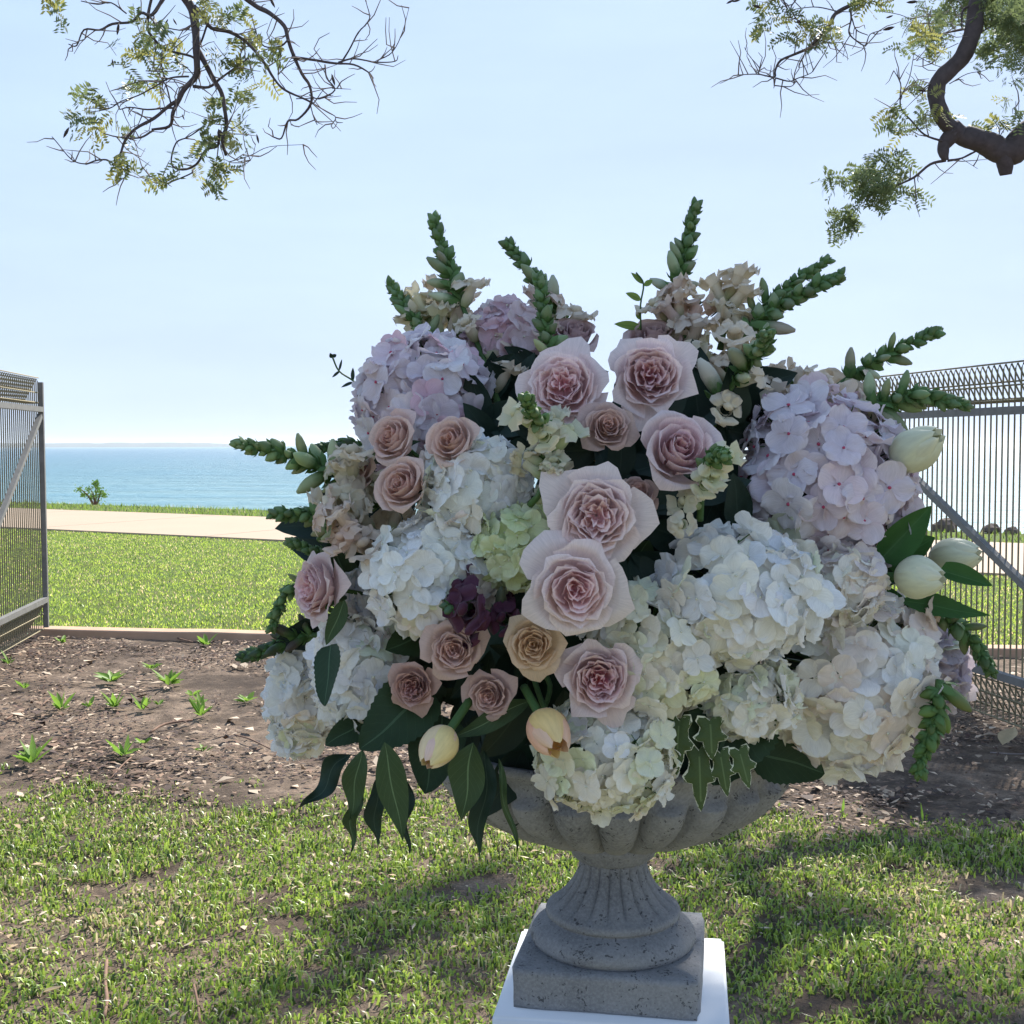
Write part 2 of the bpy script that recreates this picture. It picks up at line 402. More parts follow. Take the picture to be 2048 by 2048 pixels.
band('bank', lambda x: EDGE_C - PS * x, lambda x: EDGE_C + 7.5 - PS * x, 0.0, M['soil'], zs=-4.4)
V = [(-9000, 20, -4), (9000, 20, -4), (9000, 9000, -4), (-9000, 9000, -4)]
tag(ob('sea', mk('sea', V, [(0, 1, 2, 3)], M['sea'], smooth=False)), kind='structure')
V = [(-60, -40, .004), (60, -40, .004), (60, 1.55, .004), (-60, 1.55, .004)]
tag(ob('rear_bounce_lawn', mk('rear_bounce_lawn', V, [(0, 1, 2, 3)], M['bounce_lawn'], smooth=False)), kind='structure')  # unseen sheet behind the camera, added to bounce light onto the flowers
# low headland on the horizon
V = []; n_ = 60
for i in range(n_):
    f = i / (n_ - 1); px = -260 + f * 770; h = (9 + .9 * math.sin(i * .9) + .8 * math.sin(i * 2.3) + random.uniform(0, .8)) * min(1, (1 - f) * 5 + .05)
    d = ray(px, 888); d = d / d.y; x = d.x * 3800
    V += [(x, 3800, -5), (x, 3830, h * .9), (x * 1.01, 3990, h), (x * 1.03, 4300, -5)]
Fs = []
for i in range(n_ - 1):
    for k in range(3): Fs.append((i * 4 + k, i * 4 + 4 + k, i * 4 + 5 + k, i * 4 + 1 + k))
tag(ob('headland', mk('headland', V, Fs, M['land'])), kind='structure')

# timber edging: boards end to end
tg = thing('timber_edging', 'long weathered timber board edging between lawn and mulch bed', 'garden edging', (0, yedge(0), 0))
ang = math.atan(SL)
for k, (x0, x1) in enumerate(((-9.2, -6.6), (-6.59, -4.0), (-3.99, -1.35), (-1.34, 1.3), (1.31, 3.9), (3.91, 6.5))):
    V, Fs = [], []
    L = (x1 - x0); nseg = 8
    for i in range(nseg + 1):
        x = x0 + L * i / nseg; jz = random.uniform(-.004, .004)
        for dy, z in ((-.12, -.05), (-.12, .052 + jz), (-.112, .06 + jz), (.052, .06 + jz), (.06, .052 + jz), (.06, -.05)): V.append((x, x * SL + dy, z))
    for i in range(nseg):
        for k2 in range(5): Fs.append((i * 6 + k2, i * 6 + 6 + k2, i * 6 + 7 + k2, i * 6 + 1 + k2))
    Fs.append(tuple(range(6))[::-1]); Fs.append(tuple(nseg * 6 + q for q in range(6)))
    ob('board', mk('board', V, Fs, M['timber'], smooth=False), tg)

# ------------------------------------------------------------------ grass (stuff): blades
def blades(name, X, Y, h, wd, cols, lean=.8, label=None, z0=-.005, segs=2):
    n = len(X); th = rng.random(n) * 6.283; ld = rng.random(n) * 6.283; ln = h * (rng.random(n) * lean)
    sx, sy = np.cos(th) * wd / 2, np.sin(th) * wd / 2; lx, ly = np.cos(ld) * ln, np.sin(ld) * ln
    z = np.full(n, z0)
    v = [(X - sx, Y - sy, z), (X + sx, Y + sy, z)]
    if segs == 2:
        v += [(X + lx * .35 - sx * .8, Y + ly * .35 - sy * .8, z + h * .6), (X + lx * .35 + sx * .8, Y + ly * .35 + sy * .8, z + h * .6)]
        v += [(X + lx, Y + ly, z + h * (1 - .25 * lean))]
    else: v += [(X + lx, Y + ly, z + h)]
    k = len(v); V = np.stack([np.stack(q, -1) for q in v], 1).reshape(-1, 3)
    me = bpy.data.meshes.new(name); me.vertices.add(len(V)); me.vertices.foreach_set('co', V.ravel().astype(np.float32))
    b = np.arange(n)[:, None] * k
    if segs == 2:
        loops = np.concatenate([b + np.array([[0, 1, 3, 2]]), b + np.array([[2, 3, 4]])], 1).ravel()
        starts = (np.arange(n)[:, None] * 7 + np.array([[0, 4]])).ravel(); npoly = 2 * n
    else:
        loops = (b + np.array([[0, 1, 2]])).ravel(); starts = np.arange(n) * 3; npoly = n
    me.loops.add(len(loops)); me.loops.foreach_set('vertex_index', loops.astype(np.int32))
    me.polygons.add(npoly); me.polygons.foreach_set('loop_start', starts.astype(np.int32))
    a = me.color_attributes.new('col', 'FLOAT_COLOR', 'POINT')
    cc = np.ones((n, k, 4), dtype=np.float32); cc[:, :, :3] = cols[:, None, :]
    a.data.foreach_set('color', cc.ravel()); me.materials.append(M['grass']); me.update(calc_edges=True); me.validate()
    o = ob(name, me); tag(o, label, name.replace('_', ' ') if label else None, kind='stuff'); return o
def grass_cols(n, X, Y, dry=.18):
    c = np.empty((n, 3)); g = rng.random(n)
    a = np.array([.19, .30, .04]); b = np.array([.40, .51, .09]); d = np.array([.60, .50, .29]); e = np.array([.05, .085, .018])
    c = a + (b - a) * g[:, None]
    k = rng.random(n) < .2; c[k] = e
    pd = dry * (1 + 1.2 * snoise(X, Y, 2.2, 21))
    k = rng.random(n) < pd; c[k] = d * (.6 + .6 * rng.random(k.sum()))[:, None]
    return c
n = 430000
X = rng.uniform(-4.2, 4.2, n); Y = rng.uniform(1.6, 6.1, n)
keep = np.abs(X) < .50 * Y + .8; X, Y = X[keep], Y[keep]
m_, bare = grassmask(X, Y)
cl = snoise(X, Y, 26, 8) * .5 + snoise(X, Y, 55, 9) * .5
p = np.clip(m_ * 2.2 + .35 + .5 * cl, 0, 1) * np.clip(.78 + .75 * cl + 1.6 * np.minimum(0, bare + .10), .02, 1)
keep = rng.random(len(X)) < p; X, Y = X[keep], Y[keep]
h = (.012 + .030 * rng.random(len(X)) ** 1.8) * (1 + .45 * snoise(X, Y, 4.5, 44)) + .01 * np.clip(snoise(X, Y, 14, 10), -.5, 1)
blades('near_grass', X, Y, h, (.0045 + .0045 * rng.random(len(X))), grass_cols(len(X), X, Y, .13), 1.3, 'patchy short green grass in the foreground')
n = 330000
Y = 8.2 + (22.5 - 8.2) * rng.random(n) ** 1.4; X = rng.uniform(-13, 9, n)
keep = (np.abs(X) < .47 * Y + 1) & (Y > yedge(X) + .06) & (npath(X, Y) < EDGE_A - .05 + .04 * snoise(X, Y, 9, 2)); X, Y = X[keep], Y[keep]
cl = snoise(X, Y, 16, 18); keep = rng.random(len(X)) < np.clip(.75 + .4 * cl, .1, 1); X, Y = X[keep], Y[keep]
fc = grass_cols(len(X), X, Y, .10) * np.array([1.75, 1.6, 1.6])
blades('lawn_grass', X, Y, .014 + .018 * rng.random(len(X)), .011 + .004 * rng.random(len(X)), fc, .9, 'mown green lawn between the timber edging and the footpath', segs=1)
n = 60000
Y = rng.uniform(15, 38, n); X = rng.uniform(-18, 12, n); q = npath(X, Y)
keep = (q > EDGE_B) & (q < EDGE_C + .12); X, Y = X[keep], Y[keep]
blades('verge_grass', X, Y, .05 + .05 * rng.random(len(X)), .022, grass_cols(len(X), X, Y, .05), .8, 'strip of rough green grass beyond the footpath', segs=1)

# mulch litter (stuff)
def litter(n, region, size, name, label, palette):
    X = rng.uniform(-5.2, 5.2, n); Y = rng.uniform(3.6, 10.3, n); keep = region(X, Y); X, Y = X[keep], Y[keep]; n = len(X)
    L = size * (.4 + 1.3 * rng.random(n) ** 2); W = L * (.25 + .4 * rng.random(n)); th = rng.random(n) * 6.283; tl = rng.normal(0, .35, n) * L
    cx, sx = np.cos(th), np.sin(th); z = .004 + .012 * rng.random(n)
    p = [(X + cx * L, Y + sx * L, z + tl), (X - sx * W, Y + cx * W, z + .3 * W), (X - cx * L, Y - sx * L, z - tl * .3), (X + sx * W, Y - cx * W, z + .3 * W)]
    V = np.stack([np.stack(q, -1) for q in p], 1).reshape(-1, 3)
    me = bpy.data.meshes.new(name); me.vertices.add(4 * n); me.vertices.foreach_set('co', V.ravel().astype(np.float32))
    loops = (np.arange(n)[:, None] * 4 + np.array([[0, 1, 3], ])).ravel(); loops2 = (np.arange(n)[:, None] * 4 + np.array([[1, 2, 3]])).ravel()
    lp = np.concatenate([loops, loops2]); me.loops.add(len(lp)); me.loops.foreach_set('vertex_index', lp.astype(np.int32))
    me.polygons.add(2 * n); me.polygons.foreach_set('loop_start', (np.arange(2 * n) * 3).astype(np.int32))
    a = me.color_attributes.new('col', 'FLOAT_COLOR', 'POINT'); pal = np.array(palette); ci = pal[rng.integers(0, len(pal), n)] * (.7 + .6 * rng.random(n))[:, None]
    cc = np.ones((n, 4, 4), dtype=np.float32); cc[:, :, :3] = ci[:, None, :]; a.data.foreach_set('color', cc.ravel())
    me.materials.append(M['chips']); me.update(calc_edges=True); me.validate()
    tag(ob(name, me), label, 'mulch', kind='stuff')
def mreg(x, y):
    m_, b_ = grassmask(x, y)
    dens = np.clip(.45 + .8 * snoise(x, y, 1.9, 31) + .5 * snoise(x, y, 7, 32), .03, 1)
    return (y < yedge(x) - .16) & (m_ < .1) & (rng.random(len(x)) < dens)
litter(150000, mreg, .016, 'mulch', 'dark bark mulch and leaf litter over the bare garden bed', [(.08, .048, .034), (.14, .08, .052), (.035, .024, .02), (.24, .155, .10), (.44, .33, .23), (.07, .04, .03), (.05, .03, .024)])
litter(3200, lambda x, y: (y < yedge(x) - .2) & (grassmask(x, y)[0] < .05), .034, 'bark_pieces', 'larger bark pieces and curled dead leaves strewn over the bed', [(.16, .10, .065), (.30, .22, .15), (.07, .045, .035), (.42, .33, .24)])
litter(9000, lambda x, y: (grassmask(x, y)[0] > -.1), .014, 'dead_leaf_litter', 'small dry leaf bits scattered through the near grass', [(.35, .25, .15), (.5, .4, .28), (.2, .13, .08)])

# ------------------------------------------------------------------ wire gates
def gate(name, label, far, near_, H, side, zb=.06):
    """roll-top wire gate; far, near_ = (x,y) of its ends; side = direction the rolls fold to"""
    far = Vector((far[0], far[1] * K, 0)); near_ = Vector((near_[0], near_[1] * K, 0)); d = near_ - far; L = d.length; d.normalize(); nn = Vector((-d.y, d.x, 0)) * side
    g = thing(name, label, 'gate', far)
    def W(s, o, z): return d * s + nn * o + Vector((0, 0, z))
    RZ, RD = .19, .11       # roll height and depth
    prof = [(.0, H - RZ), (RD, H - RZ * .98), (.0, H)]
    path_ = [W(0, RD, zb + RZ), W(0, 0, zb + RZ), W(0, RD, zb + .01), W(0, 0, zb), W(0, 0, zb + RZ * .5), W(0, 0, zb + RZ), W(0, 0, H - RZ), W(0, 0, H - .03), W(0, .012, H), W(0, RD, H - RZ * .92), W(0, RD * .9, H - RZ), W(0, 0, H - RZ)]
    path_ = path_[1:]
    V, Fs = tube_data(path_, [.0050] * len(path_), 5); wme = mk('wire', V, Fs, M['wire'])
    n = int(L / .052)
    for i in range(n + 1):
        ob('upright_wire', wme, g, Matrix.Translation(d * (L * i / n)))
    for o_, z in ((0, H + .002), (RD, H - RZ * .93), (0, H - RZ), (RD * .5, H - RZ * .48), (0, H - RZ * .6), (RD, zb + .012), (0, zb), (0, zb + RZ), (RD * .5, zb + RZ * .5), (0, zb + RZ * .62)):
        V, Fs = tube_data([W(-.02, o_, z + .004), W(L * .5, o_, z + .004), W(L + .02, o_, z + .004)], [.0050] * 3, 5)
        ob('cross_wire', mk('cross_wire', V, Fs, M['wire']), g)
    def bar(nm, a, b, wdt, m_):
        V, Fs = [], []; c = (a + b) / 2; t = (b - a); ln = t.length; rot = orient(t, 0, Vector((0, 0, 1)) if abs(t.normalized().z) < .9 else nn)
        box(V, Fs, c, (wdt, wdt, ln), rot); return ob(nm, mk(nm, V, Fs, m_, smooth=False), g)
    o2 = -.03
    bar('end_post', W(.03, o2, .08), W(.03, o2, H - .03), .034, M['galv'])
    bar('end_post', W(L - .03, o2, .08), W(L - .03, o2, H - .03), .034, M['galv'])
    bar('top_rail', W(.049, o2, H - RZ - .05), W(L - .049, o2, H - RZ - .05), .04, M['galv'])
    bar('bottom_rail', W(.049, o2, .30), W(L - .049, o2, .30), .04, M['galv'])
    bar('diagonal_brace', W(.07, o2 + .002, H - RZ - .10), W(L - .08, o2 + .002, .34), .036, M['galv'])
    return g
gate('wire_gate', 'brown roll top wire gate standing open at the left edge beside the lawn', (-3.68, 8.60), (-3.42, 6.6), 2.02, -1)
gate('wire_gate', 'brown roll top wire gate with grey diagonal brace, open behind the white tulips', (2.22, 7.05), (2.78, 4.55), 1.90, 1)
V, Fs = [], []; box(V, Fs, (2.19, 7.16 * K, .96), (.065, .065, 1.80)); ob_ = ob('gate_post', mk('gate_post', V, Fs, M['galv'], smooth=False)); tag(ob_, 'grey square gate post behind the upper right snapdragon', 'post')

# rocks at the far right edge and the shrub on the left of the verge
def rock(px, py, wpx, hpx, Y, label):
    c = P(px, py, Y); a = wpx / F0 * Y / 2; hh = hpx / F0 * Y
    V = []; nu, nv = 12, 7; sd = random.random() * 50
    for j in range(nv):
        for i in range(nu):
            t = j / (nv - 1) * math.pi; f = i / nu * 2 * math.pi
            v = Vector((math.sin(t) * math.cos(f), math.sin(t) * math.sin(f), math.cos(t)))
            k = 1 + .35 * noise.noise(v * 1.7 + Vector((sd, 0, 0)))
            V.append((v.x * a * k, v.y * a * .8 * k, max(-.2, v.z) * hh * k))
    o = ob('rock', mk('rock', V, grid_faces(nu, nv, 0, True), M['rock'], smooth=False)); o.location = (c.x, c.y, c.z)
    tag(o, label, 'rock'); return o
rock(1888, 1062, 52, 26, 18.6, 'largest dark brown rock at the lawn edge, seen through the right gate')
rock(1982, 1062, 40, 14, 18.2, 'low dark rock at the sea edge right of the largest rock')
rock(2022, 1066, 30, 13, 18.0, 'small dark rock nearest the right picture edge')
rock(1936, 1060, 26, 10, 18.4, 'smallest dark rock between the two larger rocks')

# ------------------------------------------------------------------ leaves and twigs
def leaf_mesh(name, L, W, mat, shape='oval', wave=0, bend=0, serr=0, fold=.15, nu=7, nv=16, tilt=0, seed=0):
    r = random.Random(seed); V, UV = [], []
    ph = r.random() * 6
    for j in range(nv):
        v = j / (nv - 1)
        if shape == 'oval': wv = math.sin(math.pi * min(1, v ** .8)) ** .8
        elif shape == 'lance': wv = math.sin(math.pi * v ** .75) ** 1.1
        elif shape == 'broad': wv = (math.sin(math.pi * v ** .62)) ** .62
        elif shape == 'tulip': wv = (math.sin(math.pi * (.12 + .88 * v) ** .8)) ** .8
        else: wv = 1
        if v <= 0 or v >= 1: wv = .02
        wv = max(wv, .02)
        if serr: wv *= 1 + serr * ((j % 2) * 2 - 1)
        for i in range(nu):
            u = -1 + 2 * i / (nu - 1)
            x = u * W / 2 * wv
            y = v * L
            z = abs(u) ** 1.3 * fold * W * wv + wave * W * math.sin(v * 10 + ph + (0 if u > 0 else 1.2)) * abs(u) ** 1.5
            x += wave * W * .55 * math.sin(v * 8.5 + ph)
            z += bend * L * v * v + tilt * u * W
            V.append((x, y, z)); UV.append((.5 + u / 2, v))
    return mk(name, V, grid_faces(nu, nv), mat, UV)
def place_leaf(name, B, T, wm, mat, normal=(0, -1, .3), parent=None, **k):
    B = Vector(B); T = Vector(T); y = T - B; L = y.length
    me = leaf_mesh(name, L, wm, mat, seed=random.random(), **k)
    y.normalize(); z = Vector(normal); z = (z - y * z.dot(y)).normalized(); x = y.cross(z)
    mt = Matrix((x, y, z)).transposed().to_4x4(); mt.translation = B
    return ob(name, me, parent, mt)
def ivy_leaf(B, T, wm, parent, normal=(0, -1, .2)):
    B = Vector(B); T = Vector(T); y = T - B; L = y.length; y.normalize()
    outl = [(0, 0), (.16, -.10), (.42, -.12), (.50, .02), (.36, .16), (.40, .30), (.62, .42), (.52, .52), (.28, .55), (.24, .72), (.10, .92), (0, 1.0)]
    outl = outl + [(-a, b) for a, b in outl[-2:0:-1]]
    V, UV = [(0, .42 * L, .04 * wm)], [(.5, .5)]
    for a, b in outl:
        V.append((a * wm, b * L, -.05 * wm + .03 * wm * math.sin(b * 9 + a * 5))); UV.append((0.0 if a < 0 else 1.0, b))
    for a, b in outl:
        V.append((a * wm * .72, .42 * L + (b - .42) * L * .72, .02 * wm)); UV.append((.5 + a * .5, b))
    n = len(outl); Fs = []
    for i in range(n):
        j = (i + 1) % n; Fs.append((1 + i, 1 + j, 1 + n + j, 1 + n + i)); Fs.append((0, 1 + n + i, 1 + n + j))
    z = Vector(normal); z = (z - y * z.dot(y)).normalized(); x = y.cross(z)
    mt = Matrix((x, y, z)).transposed().to_4x4(); mt.translation = B
    return ob('leaf', mk('ivy_leaf', V, Fs, M['ivy'], UV), parent, mt)

# ------------------------------------------------------------------ roses
def bez(a, b, c, d, t):
    s = 1 - t; return a * s ** 3 + 3 * b * s * s * t + 3 * c * s * t * t + d * t ** 3
def rose_petal(ri, zt, lip, wid, ruf, tip, seed, curl=0.0, nu=9, nv=8, z0=0.0):
    r = random.Random(seed); p1, p2, p3 = r.random() * 6, r.random() * 6, r.random() * 6
    V, UV = [], []
    sp = r.uniform(.05, .16)
    for j in range(nv):
        v0 = j / (nv - 1)
        for i in range(nu):
            u = -1 + 2 * i / (nu - 1)
            vm = 1 - .30 * abs(u) ** 2.6 + tip * math.exp(-(u / .22) ** 2) - tip * .5 * math.exp(-((abs(u) - .5) / .25) ** 2)
            t = v0 * vm
            rr = bez(.03, ri * 1.15 + .04, ri * 1.0 + lip * .1, ri + lip, min(t, 1.0)); zz = bez(z0, z0 + .02, zt * 1.02, zt, min(t, 1.0))
            if t > 1: rr += (t - 1) * (.5 + lip); zz -= (t - 1) * .3 * lip
            rr *= 1 + sp * u
            e = v0 ** 3
            rr += ruf * e * math.sin(u * 5.5 + p1) + ruf * .6 * e * math.sin(u * 11 + p2); zz += ruf * .8 * e * math.sin(u * 4.5 + p3)
            if curl: zz -= curl * max(0, t - .72) ** 1.3 * 2.2; rr += curl * .25 * max(0, t - .72)
            a = u * wid
            # broad outer petals flatten out rather than wrapping
            x = rr * math.cos(a); y = rr * math.sin(a)
            V.append((x, y, zz)); UV.append((.5 + u / 2, v0))
    return mk('petal', V, grid_faces(nu, nv), M['rose'], UV)
def rose_kind(kind, var):
    """list of (mesh, phi, s)"""
    out_ = []; r = random.Random(hash(kind) % 1000 + var * 17 if False else {'garden': 11, 'spiral': 23, 'bud': 37}[kind] + var * 17)
    if kind == 'garden': N, zc = 40, .80
    elif kind == 'spiral': N, zc = 28, .80
    else: N, zc = 22, .95
    phi = r.random() * 6
    for i in range(N):
        s = i / (N - 1); phi += 2.3999 + r.uniform(-.25, .25)
        if kind == 'garden':
            ri = .05 + .68 * s ** .9; zt = zc - .10 * s - .20 * max(0, s - .5) - .36 * max(0, s - .82) / .18
            lip = .09 + .04 * s + .34 * max(0, s - .80) / .20; wid = R_(66 - 6 * s) if s < .8 else R_(46)
            ruf = .060 - .015 * s; tip = .14 * max(0, s - .7) / .3; curl = .6 * max(0, s - .55)
            off = (r.uniform(-.05, .05) * (1 - s), r.uniform(-.05, .05) * (1 - s))
        elif kind == 'spiral':
            ri = .03 + .66 * s ** 1.0; zt = zc - .10 * s - .14 * max(0, s - .4) - .34 * max(0, s - .8) / .2
            lip = .06 + .06 * s + .34 * max(0, s - .78) / .22; wid = R_(100 - 46 * s); ruf = .024 + .035 * s; tip = .16 * max(0, s - .6); curl = .7 * max(0, s - .35)
            off = (0, 0)
        else:
            ri = .04 + .55 * s ** 1.0; zt = zc - .10 * s - .12 * max(0, s - .7)
            lip = .02 - .02 * s + .30 * max(0, s - .55) / .45; wid = R_(92 - 36 * s); ruf = .018; tip = .08 * s; curl = .9 * max(0, s - .5)
            off = (0, 0)
        me = rose_petal(ri, zt + r.uniform(-.03, .03), lip, wid, ruf, tip, r.random(), curl, z0=zt * .62 * max(0, 1 - s * 1.25))
        out_.append((me, phi, s, off))
    return out_
RK = {}
for kd, nvv in (('garden', 3), ('spiral', 3), ('bud', 2)):
    RK[kd] = [rose_kind(kd, v) for v in range(nvv)]
def jit(c, a=.05):
    k = 1 + random.uniform(-a, a); return tuple(min(1, max(0, x * k * (1 + random.uniform(-a * .4, a * .4)))) for x in c)
def lerp3(a, b, t): return tuple(a[i] + (b[i] - a[i]) * t for i in range(3))
FACEC = Vector((0, 0, CAMZ))
def rose(px, py, rpx, Y, tx, tz, kind, var, cin, cout, label, group=None, mat='rose', cat='rose'):
    R0 = rpx / F0 * Y
    c = P(px, py, Y); dirv = Vector((tx, -1, tz)).normalized()
    depth = {'garden': .55, 'spiral': .6, 'bud': .85}[kind] * R0
    base = c - dirv * depth * .85
    t = thing('rose', label, cat, base, group, orient(dirv, random.random() * 6))
    for me, phi, s, off in RK[kind][var]:
        mt = Matrix.Translation((off[0] * R0, off[1] * R0, 0)) @ Matrix.Rotation(phi, 4, 'Z') @ Matrix.Rotation(random.gauss(0, .05), 4, 'Y') @ Matrix.Rotation(random.gauss(0, .06), 4, 'X') @ Matrix.Diagonal((R0, R0 * random.uniform(.94, 1.06), R0 * random.uniform(.95, 1.04), 1))
        o = ob('petal', me, t, mt, jit(lerp3(cin, cout, min(1, s * 1.15)), .05))
        if mat != 'rose':
            o.material_slots[0].link = 'OBJECT'; o.material_slots[0].material = M[mat]
    # calyx and stem
    V, Fs = tube_data(smooth_path([(0, 0, R0 * .08), (0, 0, -R0 * .25), (R0 * .1, 0, -R0 * 1.1)], 3), [R0 * .16, R0 * .2, R0 * .13, R0 * .07, R0 * .06, R0 * .06, R0 * .06][:7], 7)
    ob('stem', mk('stem', V, Fs, M['stem']), t)
    for k in range(5):
        a = k * 1.2566
        V, UV = [], []
        for j in range(5):
            v = j / 4; wv = (1 - v) ** .8 * .13 + .004
            for u in (-1, 0, 1):
                rr = .12 + .36 * v; V.append((R0 * rr, R0 * u * wv, R0 * (-.02 + .12 * v - .25 * v * v))); UV.append((.5 + u / 2, v))
        ob('sepal', mk('sepal', V, grid_faces(3, 5), M['leaf'], UV), t, Matrix.Rotation(a, 4, 'Z'))
    return t
PK_in, PK_out = (.92, .47, .53), (.89, .72, .71)
PALE_in, PALE_out = (.92, .58, .60), (.90, .78, .75)
DU_in, DU_out = (.76, .45, .38), (.76, .56, .49)
def arr(px, py, push=0.0):
    """depth (world Y) of the arrangement's domed face at a pixel"""
    ex, ey = (px - 1215) / 760, (py - 1180) / 640
    return 1.46 - .30 * math.sqrt(max(0, 1 - ex * ex - ey * ey)) + push
# ------------------------------------------------------------------ hydrangeas
def floret_mesh(seed, ruff):
    r = random.Random(seed); V, UV, Fs = [], [], []
    for k in range(4):
        a = k * math.pi / 2 + r.uniform(-.12, .12); L = r.uniform(.92, 1.08); W = r.uniform(.95, 1.12); cup = r.uniform(-.12, .34); tw = r.uniform(-.15, .15); zoff = .02 * (k % 2)
        off = len(V); nu, nv = 6, 7; ph = r.random() * 6; ph2 = r.random() * 6; dome = r.uniform(-.13, .10)
        for j in range(nv):
            tt = j / (nv - 1); v = .5 - .5 * math.cos(math.pi * (.06 + .94 * tt)); v = (v - .009) / .991
            wv = W * .60 * math.sqrt(max(0.0, 1 - ((v - .56) / .47) ** 2)) if v > .12 else W * .12
            wv = max(wv, .05)
            for i in range(nu):
                u = -1 + 2 * i / (nu - 1)
                x = .04 + v * L; y = u * wv; q = (u * u) * .8 + (2 * v - 1) ** 2 * .5
                z = cup * v * v + zoff + dome * (1 - q) + ruff * v * math.sin(u * 4 + ph) + ruff * .9 * v * math.sin(v * 7 + ph2 + u * 2) + tw * u * v * .6
                V.append((x * math.cos(a) - y * math.sin(a), x * math.sin(a) + y * math.cos(a), z)); UV.append((.5 + u / 2 * .98, v))
        Fs += grid_faces(nu, nv, off)
    n0 = len(Fs); off = len(V)                    # eye bead and pedicel
    for j in range(4):
        t = j / 3 * math.pi
        for i in range(6):
            f = i / 6 * 6.283; V.append((.085 * math.sin(t) * math.cos(f), .085 * math.sin(t) * math.sin(f), .05 + .06 * math.cos(t))); UV.append((.5, .1))
    Fs += grid_faces(6, 4, off, True); n1 = len(Fs)
    off = len(V)
    for j in range(2):
        for i in range(4):
            f = i / 4 * 6.283; V.append((.03 * math.cos(f), .03 * math.sin(f), .03 - j * 1.3)); UV.append((.5, .1))
    Fs += grid_faces(4, 2, off, True)
    mi = [0] * n0 + [1] * (n1 - n0) + [2] * (len(Fs) - n1)
    return V, Fs, UV, mi
M['eye_pink'] = simple('floret_eye_pink', (.42, .06, .12), .6, .2); M['eye_cream'] = simple('floret_eye_cream', (.62, .62, .50), .6, .2)
FL = {}
for eye in ('eye_pink', 'eye_cream'):
    FL[eye] = []
    for k in range(9):
        V, Fs, UV, mi = floret_mesh(k * 3.1 + (5 if eye == 'eye_pink' else 0), .07 + .02 * (k % 3))
        FL[eye].append(mk('floret', V, Fs, None, UV, mats=[M['hyd'], M[eye], M['stem']], mi=mi))
def hydrangea(px, py, rpx, Y, label, pal, eye='eye_cream', sx=1, sy=1, facing=None, n=105, lpx=None, group=None, cov=.05, open_=0):
    Rr = rpx * 1.12 / F0 * Y; c = P(px, py, Y)
    f = Vector(facing or ((px - 1215) / 900, -1, (1180 - py) / 900)).normalized()
    t = thing('hydrangea', label, 'hydrangea', c - f * Rr * .5, group)
    rot = orient(f); ctr = f * Rr * .5
    Lf = (lpx * 1.06 / F0 * Y) if lpx else Rr * .27
    # domed core of stalks and stem
    V, Fs = tube_data(smooth_path([ctr * .6, -f * Rr * .6, -f * Rr * 1.0], 3), [.006] * 7, 6)
    ob('stem', mk('stem', V, Fs, M['stem']), t)
    cnt = 0; i = 0; N = int(n * 1.6)
    for i in range(N):
        z = 1 - 2 * (i + .5) / N
        if z < -.42: break
        ph = i * 2.39996 + random.uniform(-.25, .25); rr = math.sqrt(max(0, 1 - z * z))
        nrm = rot @ Vector((rr * math.cos(ph), rr * math.sin(ph), z))
        lump = 1 + .13 * noise.noise(nrm * 2.1 + Vector((px * .01, py * .01, 0)))
        if open_ and random.random() < open_: continue
        layer = random.choice((random.uniform(.92, 1.04), random.uniform(.80, .95))) * lump
        pos = Vector((nrm.x * sx, nrm.y, nrm.z * sy)) * (Rr - Lf * .35) * layer
        on = (nrm + Vector((random.gauss(0, .30), random.gauss(0, .30), random.gauss(0, .30)))).normalized()
        s = Lf * random.uniform(.84, 1.14)
        mt = orient(on, random.random() * 6.28).to_4x4() @ Matrix.Diagonal((s, s, s, 1)); mt.translation = ctr + pos
        ob('floret', random.choice(FL[eye]), t, mt, jit((random.choices(pal[0], pal[1])[0] if i > 5 else pal[0][0]), cov))
        cnt += 1
    # inner cluster of green-shaded stalks behind the florets
    V, Fs = [], []
    for k in range(60):
        z = random.uniform(-.3, 1); ph = random.random() * 6.28; rr = math.sqrt(1 - z * z); nrm = rot @ Vector((rr * math.cos(ph), rr * math.sin(ph), z))
        e = ctr + Vector((nrm.x * sx, nrm.y, nrm.z * sy)) * Rr * .82
        tube_data([ctr * .3, ctr * .3 + (e - ctr * .3) * .5, e], [.0022, .0016, .0012], 4, V, Fs, cap=False)
    o = ob('stalks', mk('stalks', V, Fs, M['stem']), t); o['kind'] = 'stuff'
    return t
W1 = (.90, .89, .86); W2 = (.91, .87, .76); W3 = (.82, .86, .64); W4 = (.90, .80, .71); W5 = (.86, .87, .88)
LI1 = (.76, .67, .73); LI2 = (.80, .67, .71); LI3 = (.76, .50, .58); LI4 = (.62, .66, .48); LI5 = (.82, .76, .79)
WHITE = ([W1, W2, W5, W3, W4], [5, 3, 2.5, .8, .8]); CREAM = ([W2, (.86, .85, .64), W3, W1], [3, 3, 2, 1.5]); GREENC = ([(.70, .76, .42), (.74, .78, .50), (.66, .74, .36)], [3, 2, 1])
PINKW = ([W4, W1, W2, (.88, .79, .76)], [2, 3, 3, 1.5]); LILAC = ([LI1, LI2, LI5, LI3, LI4], [4, 3, 3, .7, .3]); PINKL = ([(.74, .52, .58), (.78, .62, .64), LI5, LI2], [3, 3, 1, 2])

